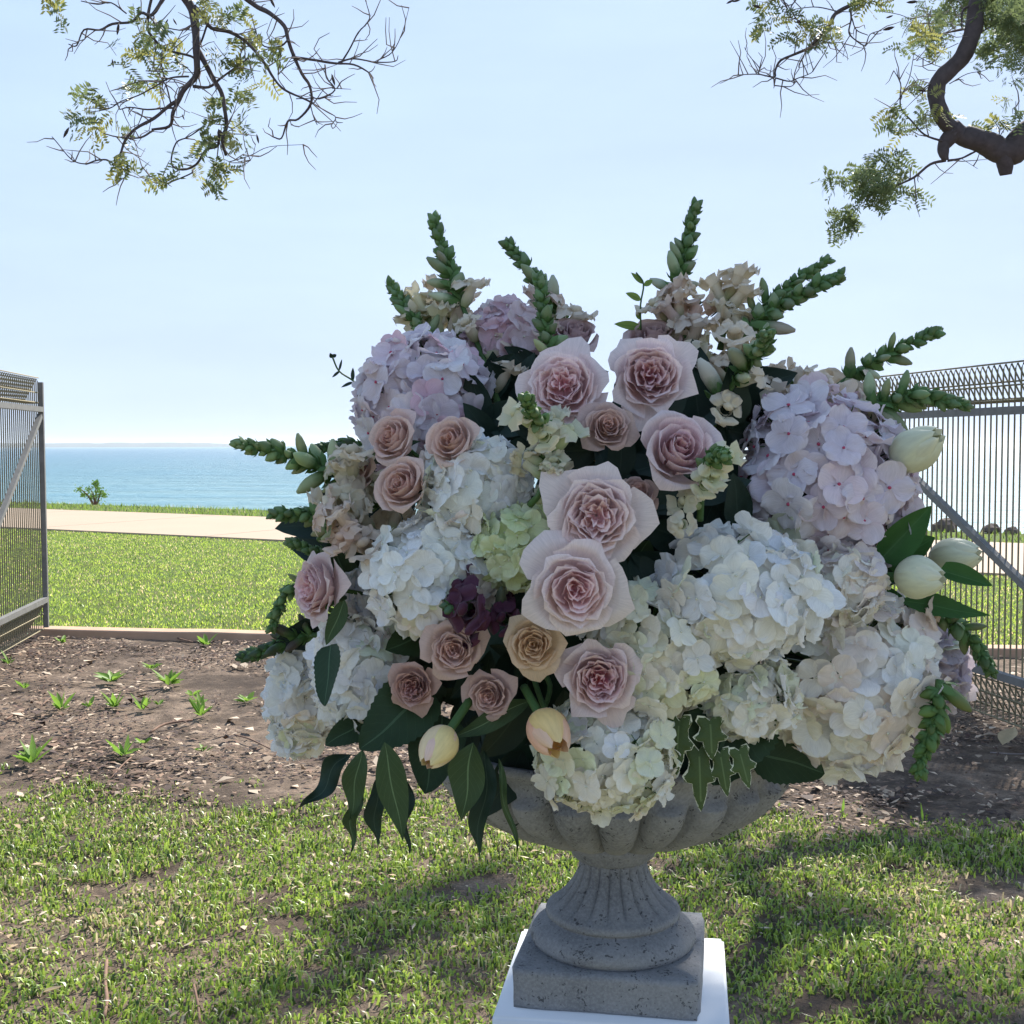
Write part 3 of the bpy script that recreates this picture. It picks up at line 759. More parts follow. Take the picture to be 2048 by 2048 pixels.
# ------------------------------------------------------------------ snapdragons
def bud_mesh(seed, el):
    r = random.Random(seed); V, UV, Fs = [], [], []; nu, nv = 8, 7
    bend = r.uniform(-.15, .25); flat = r.uniform(.8, 1)
    for j in range(nv):
        v = j / (nv - 1); rad = .36 * (math.sin(math.pi * (.06 + .9 * v)) ** .6) * (1 if el < 1.5 else (1 - .2 * math.sin(v * 5))); 
        for i in range(nu):
            a = i / nu * 6.283; cleft = 1 - .12 * (math.cos(a) > .8) * (v > .5)
            rad_ = rad * (1 - .40 * v ** 2.5)
            V.append((rad_ * math.cos(a) * cleft + bend * v * v * el * .5, rad_ * math.sin(a) * flat, v * el)); UV.append((i / nu, v))
    Fs += grid_faces(nu, nv, 0, True); Fs.append(tuple(range(nu * (nv - 1), nu * nv)))
    n0 = len(Fs)
    for k in range(5):
        a = k * 1.2566 + .3; off = len(V)
        for j in range(4):
            v = j / 3; wv = .20 * (1 - v ** 1.6) + .015; rr = .10 + .335 * math.sin(min(1, v * 1.3) * 1.57) + .03 * v * v
            for u in (-1, 0, 1):
                aa = a + u * wv / .34; V.append((rr * math.cos(aa), rr * math.sin(aa), v * .62 * min(el, 1.2))); UV.append((.5, 0.02))
        Fs += grid_faces(3, 4, off)
    return mk('bud', V, Fs, M['bud'], UV)
BUD = [bud_mesh(k, 1.05) for k in range(4)]; LBUD = [bud_mesh(k + 9, 1.75) for k in range(4)]
def snap_floret(seed):
    r = random.Random(seed); V, UV, Fs = [], [], []; nu, nv = 10, 6
    for j in range(nv):
        v = j / (nv - 1); rad = .20 + .10 * v + .05 * math.sin(v * 6)
        for i in range(nu):
            a = i / nu * 6.283; V.append((rad * math.cos(a) * .85, rad * math.sin(a), v * 1.05)); UV.append((i / nu, v * .55))
    Fs += grid_faces(nu, nv, 0, True)
    for k, (a, L, up, w) in enumerate(((-.42, .50, .62, .40), (.42, .50, .62, .40), (2.25, .46, -.10, .36), (3.14, .50, -.2, .38), (4.03, .46, -.10, .36))):
        off = len(V); ph = r.random() * 6; n2 = 5
        for j in range(n2):
            v = j / (n2 - 1); wv = w * (.75 + .5 * math.sin(v * 2.6)) * (1 if j < n2 - 1 else .72)
            for i in range(n2):
                u = -1 + 2 * i / (n2 - 1)
                rr = .27 + v * L * (1 - .5 * up) ; y = u * wv; z = 1.03 + up * v * 1.1 - (.25 * v * v if up <= 0 else .5 * v * v * up) + .13 * v * math.sin(u * 6 + ph) + .09 * math.sin(v * 8 + ph)
                V.append((rr * math.cos(a) - y * math.sin(a), rr * math.sin(a) + y * math.cos(a), z)); UV.append((.5 + u / 2, .55 + .45 * v))
        Fs += grid_faces(n2, n2, off)
    off = len(V)                                   # the puffed palate that closes the mouth
    for j in range(5):
        t = j / 4 * math.pi
        for i in range(7):
            f = i / 7 * 6.283; V.append((-.16 + .17 * math.sin(t) * math.cos(f), .25 * math.sin(t) * math.sin(f), 1.08 + .17 * math.cos(t))); UV.append((.5, .6))
    Fs += grid_faces(7, 5, off, True)
    return mk('snap_floret', V, Fs, M['snap'], UV)
SF = [snap_floret(k * 2.7) for k in range(5)]
def snapdragon(path, label, budcol=(.16, .22, .08), flocol=(.62, .50, .30), size=1.0, nfl=6, tipfrac=.42, tone=1.0, seed=0, wpx=None, midcol=None, front=None, group='snapdragon spikes in the arrangement'):
    """path: [(px,py,Y)] from base to tip"""
    r = random.Random(seed * 31 + 5)
    pts = [P(*q) for q in path]; base = pts[0]
    t = thing('snapdragon', label, 'snapdragon', base, group)
    sp = smooth_path([p - base for p in pts], 8); n = len(sp)
    rad = [(.0042 - .0028 * i / (n - 1)) * size for i in range(n)]
    V, Fs = tube_data(sp, rad, 7); ob('stem', mk('stem', V, Fs, M['stem']), t)
    cum = [0]
    for i in range(1, n): cum.append(cum[-1] + (sp[i] - sp[i - 1]).length)
    L = cum[-1]
    def at(s):
        s = max(0, min(L, s))
        for i in range(1, n):
            if cum[i] >= s - 1e-9:
                f = (s - cum[i - 1]) / max(1e-9, cum[i] - cum[i - 1]); return sp[i - 1].lerp(sp[i], f), (sp[i] - sp[i - 1]).normalized()
        return sp[-1], (sp[-1] - sp[-2]).normalized()
    s = L; k = 0; a = r.random() * 6
    while s > L * .02 and k < 90:
        q = (L - s) / .001 / 1000          # metres from the tip
        f = min(1, q / .16)                # development 0..1
        step = (.0017 + .0078 * f ** .9) * size
        p, d = at(s)
        a += 2.39996 + r.uniform(-.55, .55)
        open_ang = R_(26 + 44 * f ** .7 + r.uniform(-12, 12))
        sd = d.orthogonal().normalized(); sd = Matrix.Rotation(a, 3, d) @ sd
        out_d = (d * math.cos(open_ang) + sd * math.sin(open_ang)).normalized()
        bs = (.0116 + .0140 * f) * size * r.uniform(.68, 1.28)
        isf = q > .20 * tipfrac + .045 and nfl > 0
        if isf and r.random() < .75:
            fs = .027 * size * r.uniform(.8, 1.15)
            mt = orient((out_d + Vector((0, -.08, 0))).normalized(), 0, d).to_4x4() @ Matrix.Rotation(r.uniform(-.4, .4) - 1.57, 4, 'Z') @ Matrix.Diagonal((fs, fs, fs, 1)); mt.translation = p + sd * .002
            dk = flocol[0] < .3; of = ob('floret', r.choice(SF), t, mt, jit(flocol if dk else lerp3(flocol, (.55, .55, .33), r.random() * .3), .1)); s -= step * 1.5
            if dk: of.material_slots[0].link = 'OBJECT'; of.material_slots[0].material = M['snapd']
        else:
            long_ = f > .32 and r.random() < f
            c = lerp3(budcol, midcol or flocol, max(0, f - .25) * 1.0)
            if not long_: c = lerp3(c, budcol, .5)
            c = tuple(x * tone for x in c)
            mt = orient(out_d, r.random() * 6).to_4x4() @ Matrix.Diagonal((bs, bs, bs, 1)); mt.translation = p + sd * .001 - out_d * bs * .15
            ob('bud', r.choice(LBUD if long_ else BUD), t, mt, jit(c, .22))
        s -= step; k += 1
    return t

# ------------------------------------------------------------------ tulips
def tulip_petal(seed, L, W, inner):
    r = random.Random(seed); V, UV = [], []; nu, nv = 9, 10; ph = r.random() * 6
    for j in range(nv):
        v = j / (nv - 1)
        rad = W * (math.sin(math.pi * min(.985, .08 + .86 * v ** .9)) ** .62) * (.94 if inner else 1.0)
        if v > .8: rad *= 1 + .10 * (v - .8)
        for i in range(nu):
            u = -1 + 2 * i / (nu - 1); vm = v * (1 - .16 * abs(u) ** 2.2 + .03 * math.exp(-(u / .15) ** 2))
            wa = (1.12 - .25 * v ** 3) * u
            rr = rad * (1 + .03 * math.sin(u * 6 + ph) * v) - .02 * W * math.exp(-(u / .1) ** 2)
            V.append((rr * math.cos(wa), rr * math.sin(wa), vm * L)); UV.append((.5 + u / 2, v))
    return mk('petal', V, grid_faces(nu, nv), M['tulip'], UV)
def tulip(B, T, wm, label, cols, group=None, loosen=0.0, stem_to=None):
    B = Vector(B); T = Vector(T); d = T - B; L = d.length
    t = thing('tulip', label, 'tulip', B, group, orient(d, random.random() * 6))
    for k in range(6):
        inner = k % 2
        me = tulip_petal(k + wm, L * random.uniform(.96, 1.0), wm / 2, inner)
        mt = Matrix.Rotation(k * 1.0472, 4, 'Z') @ Matrix.Rotation(loosen * random.uniform(.3, 1), 4, 'Y')
        ob('petal', me, t, mt, jit(cols[k % len(cols)], .03))
    inv = orient(d, 0)
    e = Vector((0, 0, -.05)) if stem_to is None else (t.matrix_basis.inverted() @ Vector(stem_to))
    V, Fs = tube_data(smooth_path([(0, 0, .004), (0, 0, -.02), e], 4), [.0050] * 9, 7); ob('stem', mk('stem', V, Fs, M['stem']), t)
    return t

# ================================================================== URN AND PEDESTAL
YU = 1.50 * K; XU = P(1226, 1700, YU / K).x
def zat(py, Y=None): return P(1226, py, (Y or YU) / K).z
ROT = R_(-10)
def revolve(prof, lobes=0, amp=None, ns=144, sharp=.5):
    V = []; 
    for j, (r0, z0) in enumerate(prof):
        for i in range(ns):
            a = i / ns * 2 * math.pi; r1 = r0
            if lobes and amp[j]:
                r1 = r0 * (1 - amp[j] * (1 - abs(math.sin(a * lobes / 2)) ** sharp))
            V.append((r1 * math.cos(a), r1 * math.sin(a), z0))
    Fs = grid_faces(ns, len(prof), 0, True); return V, Fs
Zp = zat(1955, YU - .125)        # top of plinth
zb0 = Zp - .052                  # pedestal top
urn = thing('urn', 'weathered grey cast stone urn with lobed bowl and fluted foot, holding all the flowers', 'urn', (XU, YU, zb0))
urn.rotation_euler = (0, 0, ROT)
urn.matrix_basis = Matrix.Translation((XU, YU, zb0)) @ Matrix.Rotation(ROT, 4, 'Z')
def pxr(p, Y=None): return p / F0 * (Y or YU) / K
z_ = lambda py: zat(py) - zb0
zc = z_(1700)
# bowl
prof, amp = [], []
zbot, ztop = z_(1690), z_(1500)
RB = pxr(352)
BP = [(1671, 84), (1669, 100), (1664, 135), (1656, 168), (1645, 205), (1630, 243), (1612, 277), (1592, 307), (1570, 332), (1550, 347), (1532, 354)]
for j in range(34):
    v = j / 33 * (len(BP) - 1); q = min(int(v), len(BP) - 2); f = v - q
    yy = BP[q][0] + (BP[q + 1][0] - BP[q][0]) * f; rr = BP[q][1] + (BP[q + 1][1] - BP[q][1]) * f
    prof.append((pxr(rr), z_(yy))); amp.append(.21 * min(1, j / 6) * (1 - .35 * j / 33))
zbot, ztop = z_(1671), z_(1532)
prof += [(RB * .965, ztop + .006), (RB * .95, ztop + .014), (RB * .955, ztop + .026), (RB * .985, ztop + .034), (RB * 1.0, ztop + .040), (RB * .985, ztop + .047), (RB * .92, ztop + .044), (RB * .88, ztop), (RB * .5, ztop - .03), (.002, ztop - .035)]
amp += [.04, .01, 0, 0, 0, 0, 0, 0, 0, 0]
V, Fs = revolve(prof, 24, amp, 288, .5); ob('bowl', mk('bowl', V, Fs, M['stone']), urn)
zn, zf, zt0 = z_(1735), z_(1806), .052; HR = zf - zt0
prof = [(pxr(94), zbot + .004), (pxr(100), zbot - .004), (pxr(99), zbot - .010), (pxr(88), zbot - .016), (pxr(84), zbot - .024), (pxr(72), zbot - .030)]
ob('collar', mk('collar', *revolve(prof, 0, None, 72), M['stone']), urn)
prof, amp = [], []
for j in range(18):
    v = j / 17; r = pxr(68) + (pxr(130) - pxr(68)) * v ** 2.1; z = (zbot - .028) + (zf - (zbot - .028)) * v
    prof.append((r, z)); amp.append(.11 * min(1, v * 6) * min(1, (1 - v) * 6))
V, Fs = revolve(prof, 20, amp, 240, .5); ob('fluted_stem', mk('fluted_stem', V, Fs, M['stone']), urn)
prof = [(pxr(126), zf + .001)] + [(pxr(r), zf - HR * h) for r, h in ((134, .03), (137, .12), (136, .22), (131, .27), (127, .29), (127, .33), (133, .35), (138, .40), (150, .46), (160, .56), (166, .68), (168, .80), (165, .91), (158, 1.0))]
ob('foot_ring', mk('foot_ring', *revolve(prof, 0, None, 96), M['stone']), urn)
HB = .1235
def rbox(hx, hy, z0, z1, bev, mat, name, parent, segs=3, chip=0):
    import bmesh
    bm = bmesh.new(); bmesh.ops.create_cube(bm, size=1)
    for v in bm.verts: v.co = Vector((v.co.x * 2 * hx, v.co.y * 2 * hy, z0 + (v.co.z + .5) * (z1 - z0)))
    if chip: bmesh.ops.subdivide_edges(bm, edges=bm.edges[:], cuts=10, use_grid_fill=True)
    else: bmesh.ops.bevel(bm, geom=bm.edges[:], offset=bev, segments=segs, affect='EDGES')
    if chip:
        for v in bm.verts:
            c = v.co; ex = (abs(abs(c.x) - hx) < 1e-4) + (abs(abs(c.y) - hy) < 1e-4) + (abs(c.z - z1) < 1e-4 or abs(c.z - z0) < 1e-4)
            if ex >= 2: v.co = Vector((c.x * (1 - bev / hx), c.y * (1 - bev / hy), z0 + (c.z - z0) * .985 + bev * .1))
            v.co += Vector([noise.noise(c * 30 + Vector((k * 9, 0, 0))) * chip for k in range(3)])
    me = bpy.data.meshes.new(name); bm.to_mesh(me); bm.free(); me.materials.append(mat)
    me.polygons.foreach_set('use_smooth', [True] * len(me.polygons)); 
    return ob(name, me, parent)
rbox(HB, HB, 0, .052, .004, M['stone'], 'plinth', urn, chip=.0012)
ped = thing('pedestal', 'glossy white square pedestal under the stone urn, cut off by the bottom edge', 'pedestal', (XU, YU, 0))
ped.matrix_basis = Matrix.Translation((XU + .005, YU + .005, 0)) @ Matrix.Rotation(R_(-8), 4, 'Z')
rbox(.152, .150, 0, zb0 - .0005, .004, M['white'], 'column', ped)
# floral foam dome inside the bowl
V = []; nu, nv = 40, 16
for j in range(nv):
    t = j / (nv - 1) * math.pi * .5
    for i in range(nu):
        a = i / nu * 6.283; k = 1 + .05 * math.sin(a * 5 + j); V.append((RB * .80 * math.cos(t) * math.cos(a) * k, RB * .80 * math.cos(t) * math.sin(a) * k, math.sin(t) * .47 * k))
fo = ob('floral_foam', mk('floral_foam', V, grid_faces(nu, nv, 0, True), M['foam'])); fo.location = (XU, YU, zb0 + ztop - .02)
tag(fo, 'dark green floral foam dome hidden deep between the flowers in the urn', 'floral foam')

# ================================================================== FLOWERS
hy = hydrangea
HG = None
hy(845, 808, 122, arr(845, 795, .10), 'pale lilac hydrangea head at upper left above three dusty roses', LILAC, 'eye_pink', n=95, sy=1.14)
hy(1010, 690, 80, 1.46, 'small pink sunlit hydrangea head near the top between the snapdragon spikes', PINKL, 'eye_cream', n=60, lpx=30)
hy(1640, 968, 175, arr(1645, 965, .12), 'large lilac pink hydrangea head at upper right with dark pink eyes', LILAC, 'eye_pink', n=115, lpx=43)
hy(955, 990, 110, arr(955, 990, .07), 'white hydrangea head left of centre, upper of the two beside the green one', WHITE, n=85, lpx=32)
hy(1035, 1098, 82, arr(1035, 1098, .05), 'small lime green hydrangea head in the centre left of the two pale pink roses', GREENC, n=70, lpx=26)
hy(868, 1150, 120, arr(868, 1150, .05), 'white hydrangea head left of centre above the dusty pink rose', WHITE, n=85, lpx=36)
hy(722, 1348, 104, arr(722, 1348, .05), 'tall white hydrangea head at lower left beside the deep rose bud', WHITE, sx=.88, sy=1.12, n=90, lpx=33)
hy(605, 1395, 78, arr(605, 1395, .12), 'white hydrangea head at the lower left outer edge of the arrangement', WHITE, sx=.78, sy=1.45, n=80, lpx=32)
hy(1212, 1512, 122, arr(1212, 1512, .0), 'cream hydrangea head hanging over the front rim of the urn', CREAM, sx=1.15, sy=.88, n=105, lpx=29, facing=(0, -1, -.25))
hy(1305, 1300, 125, arr(1310, 1300, .05), 'shaded cream green hydrangea head behind the small pale rose', CREAM, n=85, lpx=30)
hy(1475, 1190, 148, arr(1475, 1190, .05), 'white hydrangea head right of centre with loose spreading florets', WHITE, sx=1.08, sy=.9, n=95, lpx=39, open_=.05)
hy(1690, 1352, 180, arr(1705, 1355, .10), 'very large white hydrangea head at lower right, biggest of all', PINKW, sx=.92, sy=1.0, n=150, lpx=38)
hy(1690, 1170, 75, arr(1690, 1170, .06), 'blush white hydrangea head between the lilac head and the biggest white head', PINKW, n=55, lpx=34)
hy(1500, 1400, 82, arr(1500, 1400, .03), 'small cream hydrangea head over the dark serrated leaf at lower right', CREAM, sx=1.2, sy=.85, n=60, lpx=32)
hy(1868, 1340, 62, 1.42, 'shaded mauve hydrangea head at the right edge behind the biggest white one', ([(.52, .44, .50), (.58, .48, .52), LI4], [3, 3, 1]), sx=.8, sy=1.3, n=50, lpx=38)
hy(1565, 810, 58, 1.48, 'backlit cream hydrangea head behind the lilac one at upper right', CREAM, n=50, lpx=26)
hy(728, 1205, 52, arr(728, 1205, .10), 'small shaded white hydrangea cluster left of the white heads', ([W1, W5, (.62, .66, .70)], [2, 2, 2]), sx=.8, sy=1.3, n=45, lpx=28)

rose(1125, 775, 88, arr(1125, 775, .02), -.15, .25, 'garden', 0, PK_in, PK_out, 'large pink garden rose at top centre left, behind the lime green bud cluster')
rose(1300, 752, 86, arr(1300, 752, .02), -.05, .2, 'garden', 1, (.66, .20, .26), PK_out, 'topmost large pink garden rose facing forward, right of centre')
rose(1362, 892, 102, arr(1362, 890, 0), .15, .45, 'bud', 0, (.70, .26, .32), (.78, .58, .58), 'pink half open rose with spread pale outer petals left of the round green buds')
rose(1192, 1035, 104, arr(1192, 1035, -.02), -.05, .05, 'garden', 2, PALE_in, PALE_out, 'large pale pink ruffled rose in the centre, upper of the two')
rose(1150, 1180, 108, arr(1150, 1180, -.04), 0, 0, 'spiral', 0, (.92, .52, .55), PALE_out, 'largest pale pink spiral rose in the centre, just above the tan rose')
rose(1200, 1358, 82, arr(1200, 1358, -.02), 0, .05, 'garden', 1, (.70, .18, .22), (.80, .62, .60), 'pale pink rose with deep pink heart low in front above the cream hydrangea')
rose(1216, 852, 58, arr(1216, 852, .01), .05, .35, 'spiral', 1, DU_in, (.56, .39, .35), 'dusty mauve rose between three pink garden roses', mat='spray')
rose(782, 874, 70, arr(780, 872, 0), -.55, .45, 'bud', 1, DU_in, DU_out, 'dusty pink rose turned up to the left, leftmost of the upper three', mat='spray')
rose(902, 878, 68, arr(900, 872, -.01), -.45, .45, 'bud', 0, DU_in, DU_out, 'dusty pink rose turned up to the left, under the lilac hydrangea right side', mat='spray')
rose(802, 966, 72, arr(800, 965, -.01), -.45, .40, 'bud', 1, DU_in, DU_out, 'dusty pink rose lowest of the upper left three, beside white hydrangea', mat='spray')
rose(627, 1178, 74, arr(627, 1178, .0), -1.25, .15, 'garden', 0, PK_in, (.74, .52, .50), 'pink garden rose seen from the side at the left edge')
rose(908, 1300, 64, arr(908, 1300, -.02), -.05, .1, 'spiral', 2, DU_in, (.66, .46, .40), 'dusty beige pink rose left of the tan rose', mat='spray')
rose(1066, 1290, 62, arr(1066, 1290, -.02), -.1, .1, 'spiral', 1, (.72, .46, .20), (.76, .56, .33), 'single tan caramel coloured rose below the largest pale rose', mat='spray')
rose(825, 1374, 50, arr(825, 1374, -.01), -.15, 0, 'garden', 2, (.48, .17, .17), (.60, .36, .30), 'small deep dusty rose at lower left touching the white hydrangea', mat='spray')
rose(978, 1392, 55, arr(978, 1392, -.01), -.25, .0, 'spiral', 0, DU_in, (.62, .42, .37), 'dusty pink rose lowest on the left above the yellow tulip', mat='spray')
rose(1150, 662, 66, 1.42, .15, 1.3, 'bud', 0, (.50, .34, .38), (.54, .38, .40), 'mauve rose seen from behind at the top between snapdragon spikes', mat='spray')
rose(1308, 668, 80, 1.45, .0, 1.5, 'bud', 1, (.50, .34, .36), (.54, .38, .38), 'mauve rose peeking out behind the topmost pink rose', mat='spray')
rose(1185, 925, 48, arr(1185, 925, .13), .3, .5, 'bud', 1, (.60, .44, .22), (.66, .50, .30), 'small golden sunlit rose deep in the gap above the centre rose', mat='spray')
rose(1275, 985, 42, arr(1275, 985, .05), -.15, .4, 'spiral', 1, DU_in, (.56, .38, .34), 'small dusty rose tucked behind the right side of the central pale rose', mat='spray')
rose(708, 935, 56, arr(712, 935, .04), -.5, .4, 'bud', 1, DU_in, (.62, .44, .38), 'small peach dusty rose half hidden at the left of the upper three', mat='spray')
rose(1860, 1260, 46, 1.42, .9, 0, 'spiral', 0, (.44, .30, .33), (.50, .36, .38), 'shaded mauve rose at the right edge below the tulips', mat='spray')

GR = (.15, .23, .10); PE = (.80, .70, .54); YE = (.62, .60, .30)
sn = snapdragon
sn([(900, 760, 1.42), (850, 670, 1.44), (780, 572, 1.46)], 'short pale green snapdragon spike at upper left, leaning left', GR, YE, 1.05, seed=1)
sn([(1010, 850, 1.36), (960, 700, 1.42), (905, 560, 1.46), (868, 440, 1.48)], 'tall dark tipped snapdragon spike, leftmost of the tall ones', GR, PE, 1.2, seed=2)
sn([(1150, 730, 1.44), (1110, 620, 1.47), (1060, 545, 1.49), (1015, 487, 1.5)], 'tall snapdragon spike curving left, second from the left at the top', GR, PE, 1.2, seed=3)
sn([(1105, 730, 1.36), (1090, 640, 1.38), (1078, 560, 1.39)], 'short dense green snapdragon tip in front of the mauve rose at the top', GR, YE, 1.15, 0, seed=4)
sn([(1320, 720, 1.46), (1345, 610, 1.48), (1370, 510, 1.5), (1390, 412, 1.5)], 'tallest upright snapdragon spike above the topmost pink rose', GR, PE, 1.15, seed=5)
sn([(1440, 800, 1.40), (1480, 680, 1.42), (1560, 610, 1.42), (1680, 552, 1.4)], 'long snapdragon spike leaning right at upper right', GR, PE, 1.2, seed=6)
sn([(1500, 640, 1.46), (1560, 585, 1.46), (1655, 522, 1.46)], 'snapdragon tip just above and behind the long right leaning spike', GR, YE, 1.05, 0, seed=26)
sn([(1420, 860, 1.34), (1465, 770, 1.32), (1520, 700, 1.28), (1532, 668, 1.22)], 'snapdragon spike with its bud tip pointing forward right of the top', GR, PE, 1.2, seed=7)
sn([(1560, 860, 1.42), (1650, 790, 1.44), (1760, 715, 1.44), (1872, 664, 1.43)], 'snapdragon spike leaning right above the lilac hydrangea', GR, PE, 1.2, seed=8)
sn([(1670, 870, 1.36), (1740, 815, 1.36), (1830, 790, 1.34), (1930, 812, 1.32)], 'pale snapdragon spike drooping right in front of the gate rail', GR, (.60, .62, .34), 1.15, seed=9)
sn([(790, 1030, 1.32), (690, 960, 1.36), (590, 915, 1.36), (480, 888, 1.34)], 'snapdragon spike pointing far left over the sea', (.20, .29, .11), (.64, .64, .42), 1.2, seed=10)
sn([(800, 1080, 1.28), (720, 1055, 1.3), (640, 1030, 1.32), (545, 1028, 1.31)], 'snapdragon spike pointing left over the footpath', (.14, .22, .09), (.60, .50, .34), 1.2, seed=11)
sn([(700, 1130, 1.36), (650, 1110, 1.36), (582, 1085, 1.36)], 'small green snapdragon tip just above the side facing pink rose', GR, YE, .9, 0, seed=12)
sn([(620, 1170, 1.38), (570, 1190, 1.38), (542, 1258, 1.38)], 'green snapdragon tip curling down beside the side facing pink rose', GR, YE, .95, 0, seed=13)
sn([(640, 1270, 1.40), (590, 1275, 1.40), (540, 1300, 1.4), (487, 1312, 1.4)], 'burgundy and green snapdragon tip pointing left over the timber edging', (.06, .10, .05), (.16, .03, .06), 1.1, 0, seed=14, midcol=(.2, .03, .07))
sn([(1125, 960, 1.20), (1105, 900, 1.20), (1080, 850, 1.17), (1052, 800, 1.12)], 'pale lime snapdragon spike with green bud tip in front of the top left garden rose', (.13, .21, .08), (.62, .66, .40), 1.0, 8, tipfrac=.08, seed=15)
sn([(1400, 1040, 1.22), (1405, 970, 1.20), (1420, 920, 1.17), (1450, 912, 1.12)], 'pale lime snapdragon with round green buds left of the lilac hydrangea', (.13, .22, .08), (.62, .68, .40), 1.0, 8, tipfrac=.08, seed=16)
sn([(1060, 1260, 1.22), (1000, 1235, 1.20), (945, 1215, 1.18), (900, 1212, 1.16)], 'dark burgundy snapdragon spike above the dusty beige rose', (.07, .12, .06), (.08, .018, .04), 1.15, 7, tipfrac=-.05, seed=17, midcol=(.14, .03, .06), tone=1)
sn([(1780, 1230, 1.34), (1850, 1225, 1.34), (1930, 1262, 1.33), (1985, 1345, 1.32)], 'green snapdragon spike drooping at the right edge below the tulips', (.085, .15, .05), (.50, .36, .32), 1.15, 6, seed=18)
sn([(1880, 1360, 1.26), (1868, 1430, 1.25), (1835, 1548, 1.24)], 'bright green snapdragon tip hanging down at the lower right', (.10, .18, .05), (.3, .36, .12), 1.2, 0, seed=19)
sn([(790, 900, 1.42), (730, 890, 1.43), (640, 895, 1.43)], 'dark green snapdragon tip behind the leftmost dusty rose', (.06, .10, .05), YE, 1.1, 0, seed=20)
sn([(1060, 1010, 1.2), (1080, 985, 1.19), (1090, 940, 1.2), (1082, 905, 1.22)], 'cream snapdragon florets hanging below the lime bud tip', (.5, .52, .32), (.70, .70, .50), 1.0, 8, tipfrac=-.3, seed=21)
sn([(1440, 700, 1.46), (1450, 650, 1.46), (1455, 600, 1.47)], 'peach snapdragon florets between the tallest and the right leaning spike', (.4, .36, .2), PE, 1.15, 8, tipfrac=-.3, seed=22)
sn([(950, 690, 1.46), (900, 640, 1.47), (905, 600, 1.48)], 'peach snapdragon florets beside the small pink sunlit hydrangea', (.4, .36, .2), PE, 1.1, 8, tipfrac=-.3, seed=23)

sn([(1500, 850, 1.40), (1510, 790, 1.41), (1500, 730, 1.42)], 'peach snapdragon florets left of the backlit cream hydrangea', (.4, .36, .2), PE, 1.3, 8, tipfrac=-.3, seed=24)
sn([(640, 1080, 1.33), (690, 1000, 1.30), (700, 960, 1.30)], 'cream and dusty snapdragon florets on the left between the two left pointing spikes', (.35, .36, .2), (.68, .62, .46), 1.25, 8, tipfrac=-.3, seed=25)
sn([(760, 1130, 1.27), (730, 1085, 1.26), (690, 1060, 1.26)], 'dusty pink snapdragon florets left of the white hydrangeas', (.35, .3, .2), (.64, .46, .38), 1.25, 8, tipfrac=-.3, seed=27)
sn([(1760, 800, 1.40), (1700, 800, 1.40), (1640, 830, 1.38)], 'peach snapdragon florets at the foot of the spike above the lilac hydrangea', (.4, .36, .2), PE, 1.3, 8, tipfrac=-.3, seed=28)
sn([(1075, 740, 1.44), (1085, 690, 1.45), (1095, 645, 1.46)], 'peach snapdragon florets behind the short green tip at the top', (.4, .36, .2), (.76, .58, .52), 1.25, 8, tipfrac=-.3, seed=31)
sn([(1390, 730, 1.44), (1370, 670, 1.45), (1350, 620, 1.46)], 'dusty pink snapdragon florets at the foot of the tallest spike', (.4, .36, .2), (.74, .54, .48), 1.25, 8, tipfrac=-.3, seed=32)
sn([(1460, 800, 1.41), (1440, 750, 1.42), (1400, 720, 1.42)], 'cream snapdragon florets right of the topmost pink rose', (.4, .36, .2), (.74, .66, .46), 1.25, 8, tipfrac=-.3, seed=33)
sn([(900, 730, 1.45), (870, 680, 1.46), (860, 640, 1.47)], 'yellow cream snapdragon florets above the left lilac hydrangea', (.4, .42, .2), (.74, .70, .42), 1.15, 8, tipfrac=-.3, seed=34)
sn([(1600, 800, 1.42), (1570, 770, 1.43), (1540, 770, 1.44)], 'peach snapdragon florets above the left edge of the large lilac hydrangea', (.4, .36, .2), PE, 1.15, 8, tipfrac=-.3, seed=35)
fl = ob('snap_floret', SF[2], None, (Matrix.Translation(P(1362, 1050, 1.2)) @ orient(Vector((0, -1, .1)), 0, (0, 0, 1)).to_4x4() @ Matrix.Diagonal((.02, .02, .02, 1))), (.72, .72, .55))
fl.name = 'fallen_floret'; tag(fl, 'single small cream star shaped floret in the dark gap right of centre', 'floret')

TU = (.70, .70, .50)
tulip(P(1790, 925, 1.30), P(1880, 868, 1.26), .052, 'upper white tulip pointing right over the grey gate brace', [TU])
tulip(P(1795, 1153, 1.28), P(1888, 1156, 1.25), .052, 'front white tulip at the right pointing sideways', [TU, (.74, .73, .52)])
tulip(P(1862, 1120, 1.36), P(1962, 1108, 1.33), .048, 'rear white tulip partly behind the front one', [(.66, .66, .46)])
tulip(P(898, 1462, 1.17), P(852, 1530, 1.14), .041, 'yellow and pink tulip bud hanging at the lower left', [(.88, .72, .30), (.88, .60, .50), (.90, .70, .40)])
tulip(P(1080, 1432, 1.16), P(1118, 1500, 1.12), .043, 'peach tulip with yellow base left of the low cream hydrangea', [(.88, .56, .38), (.88, .48, .30), (.88, .64, .22)], loosen=.12)

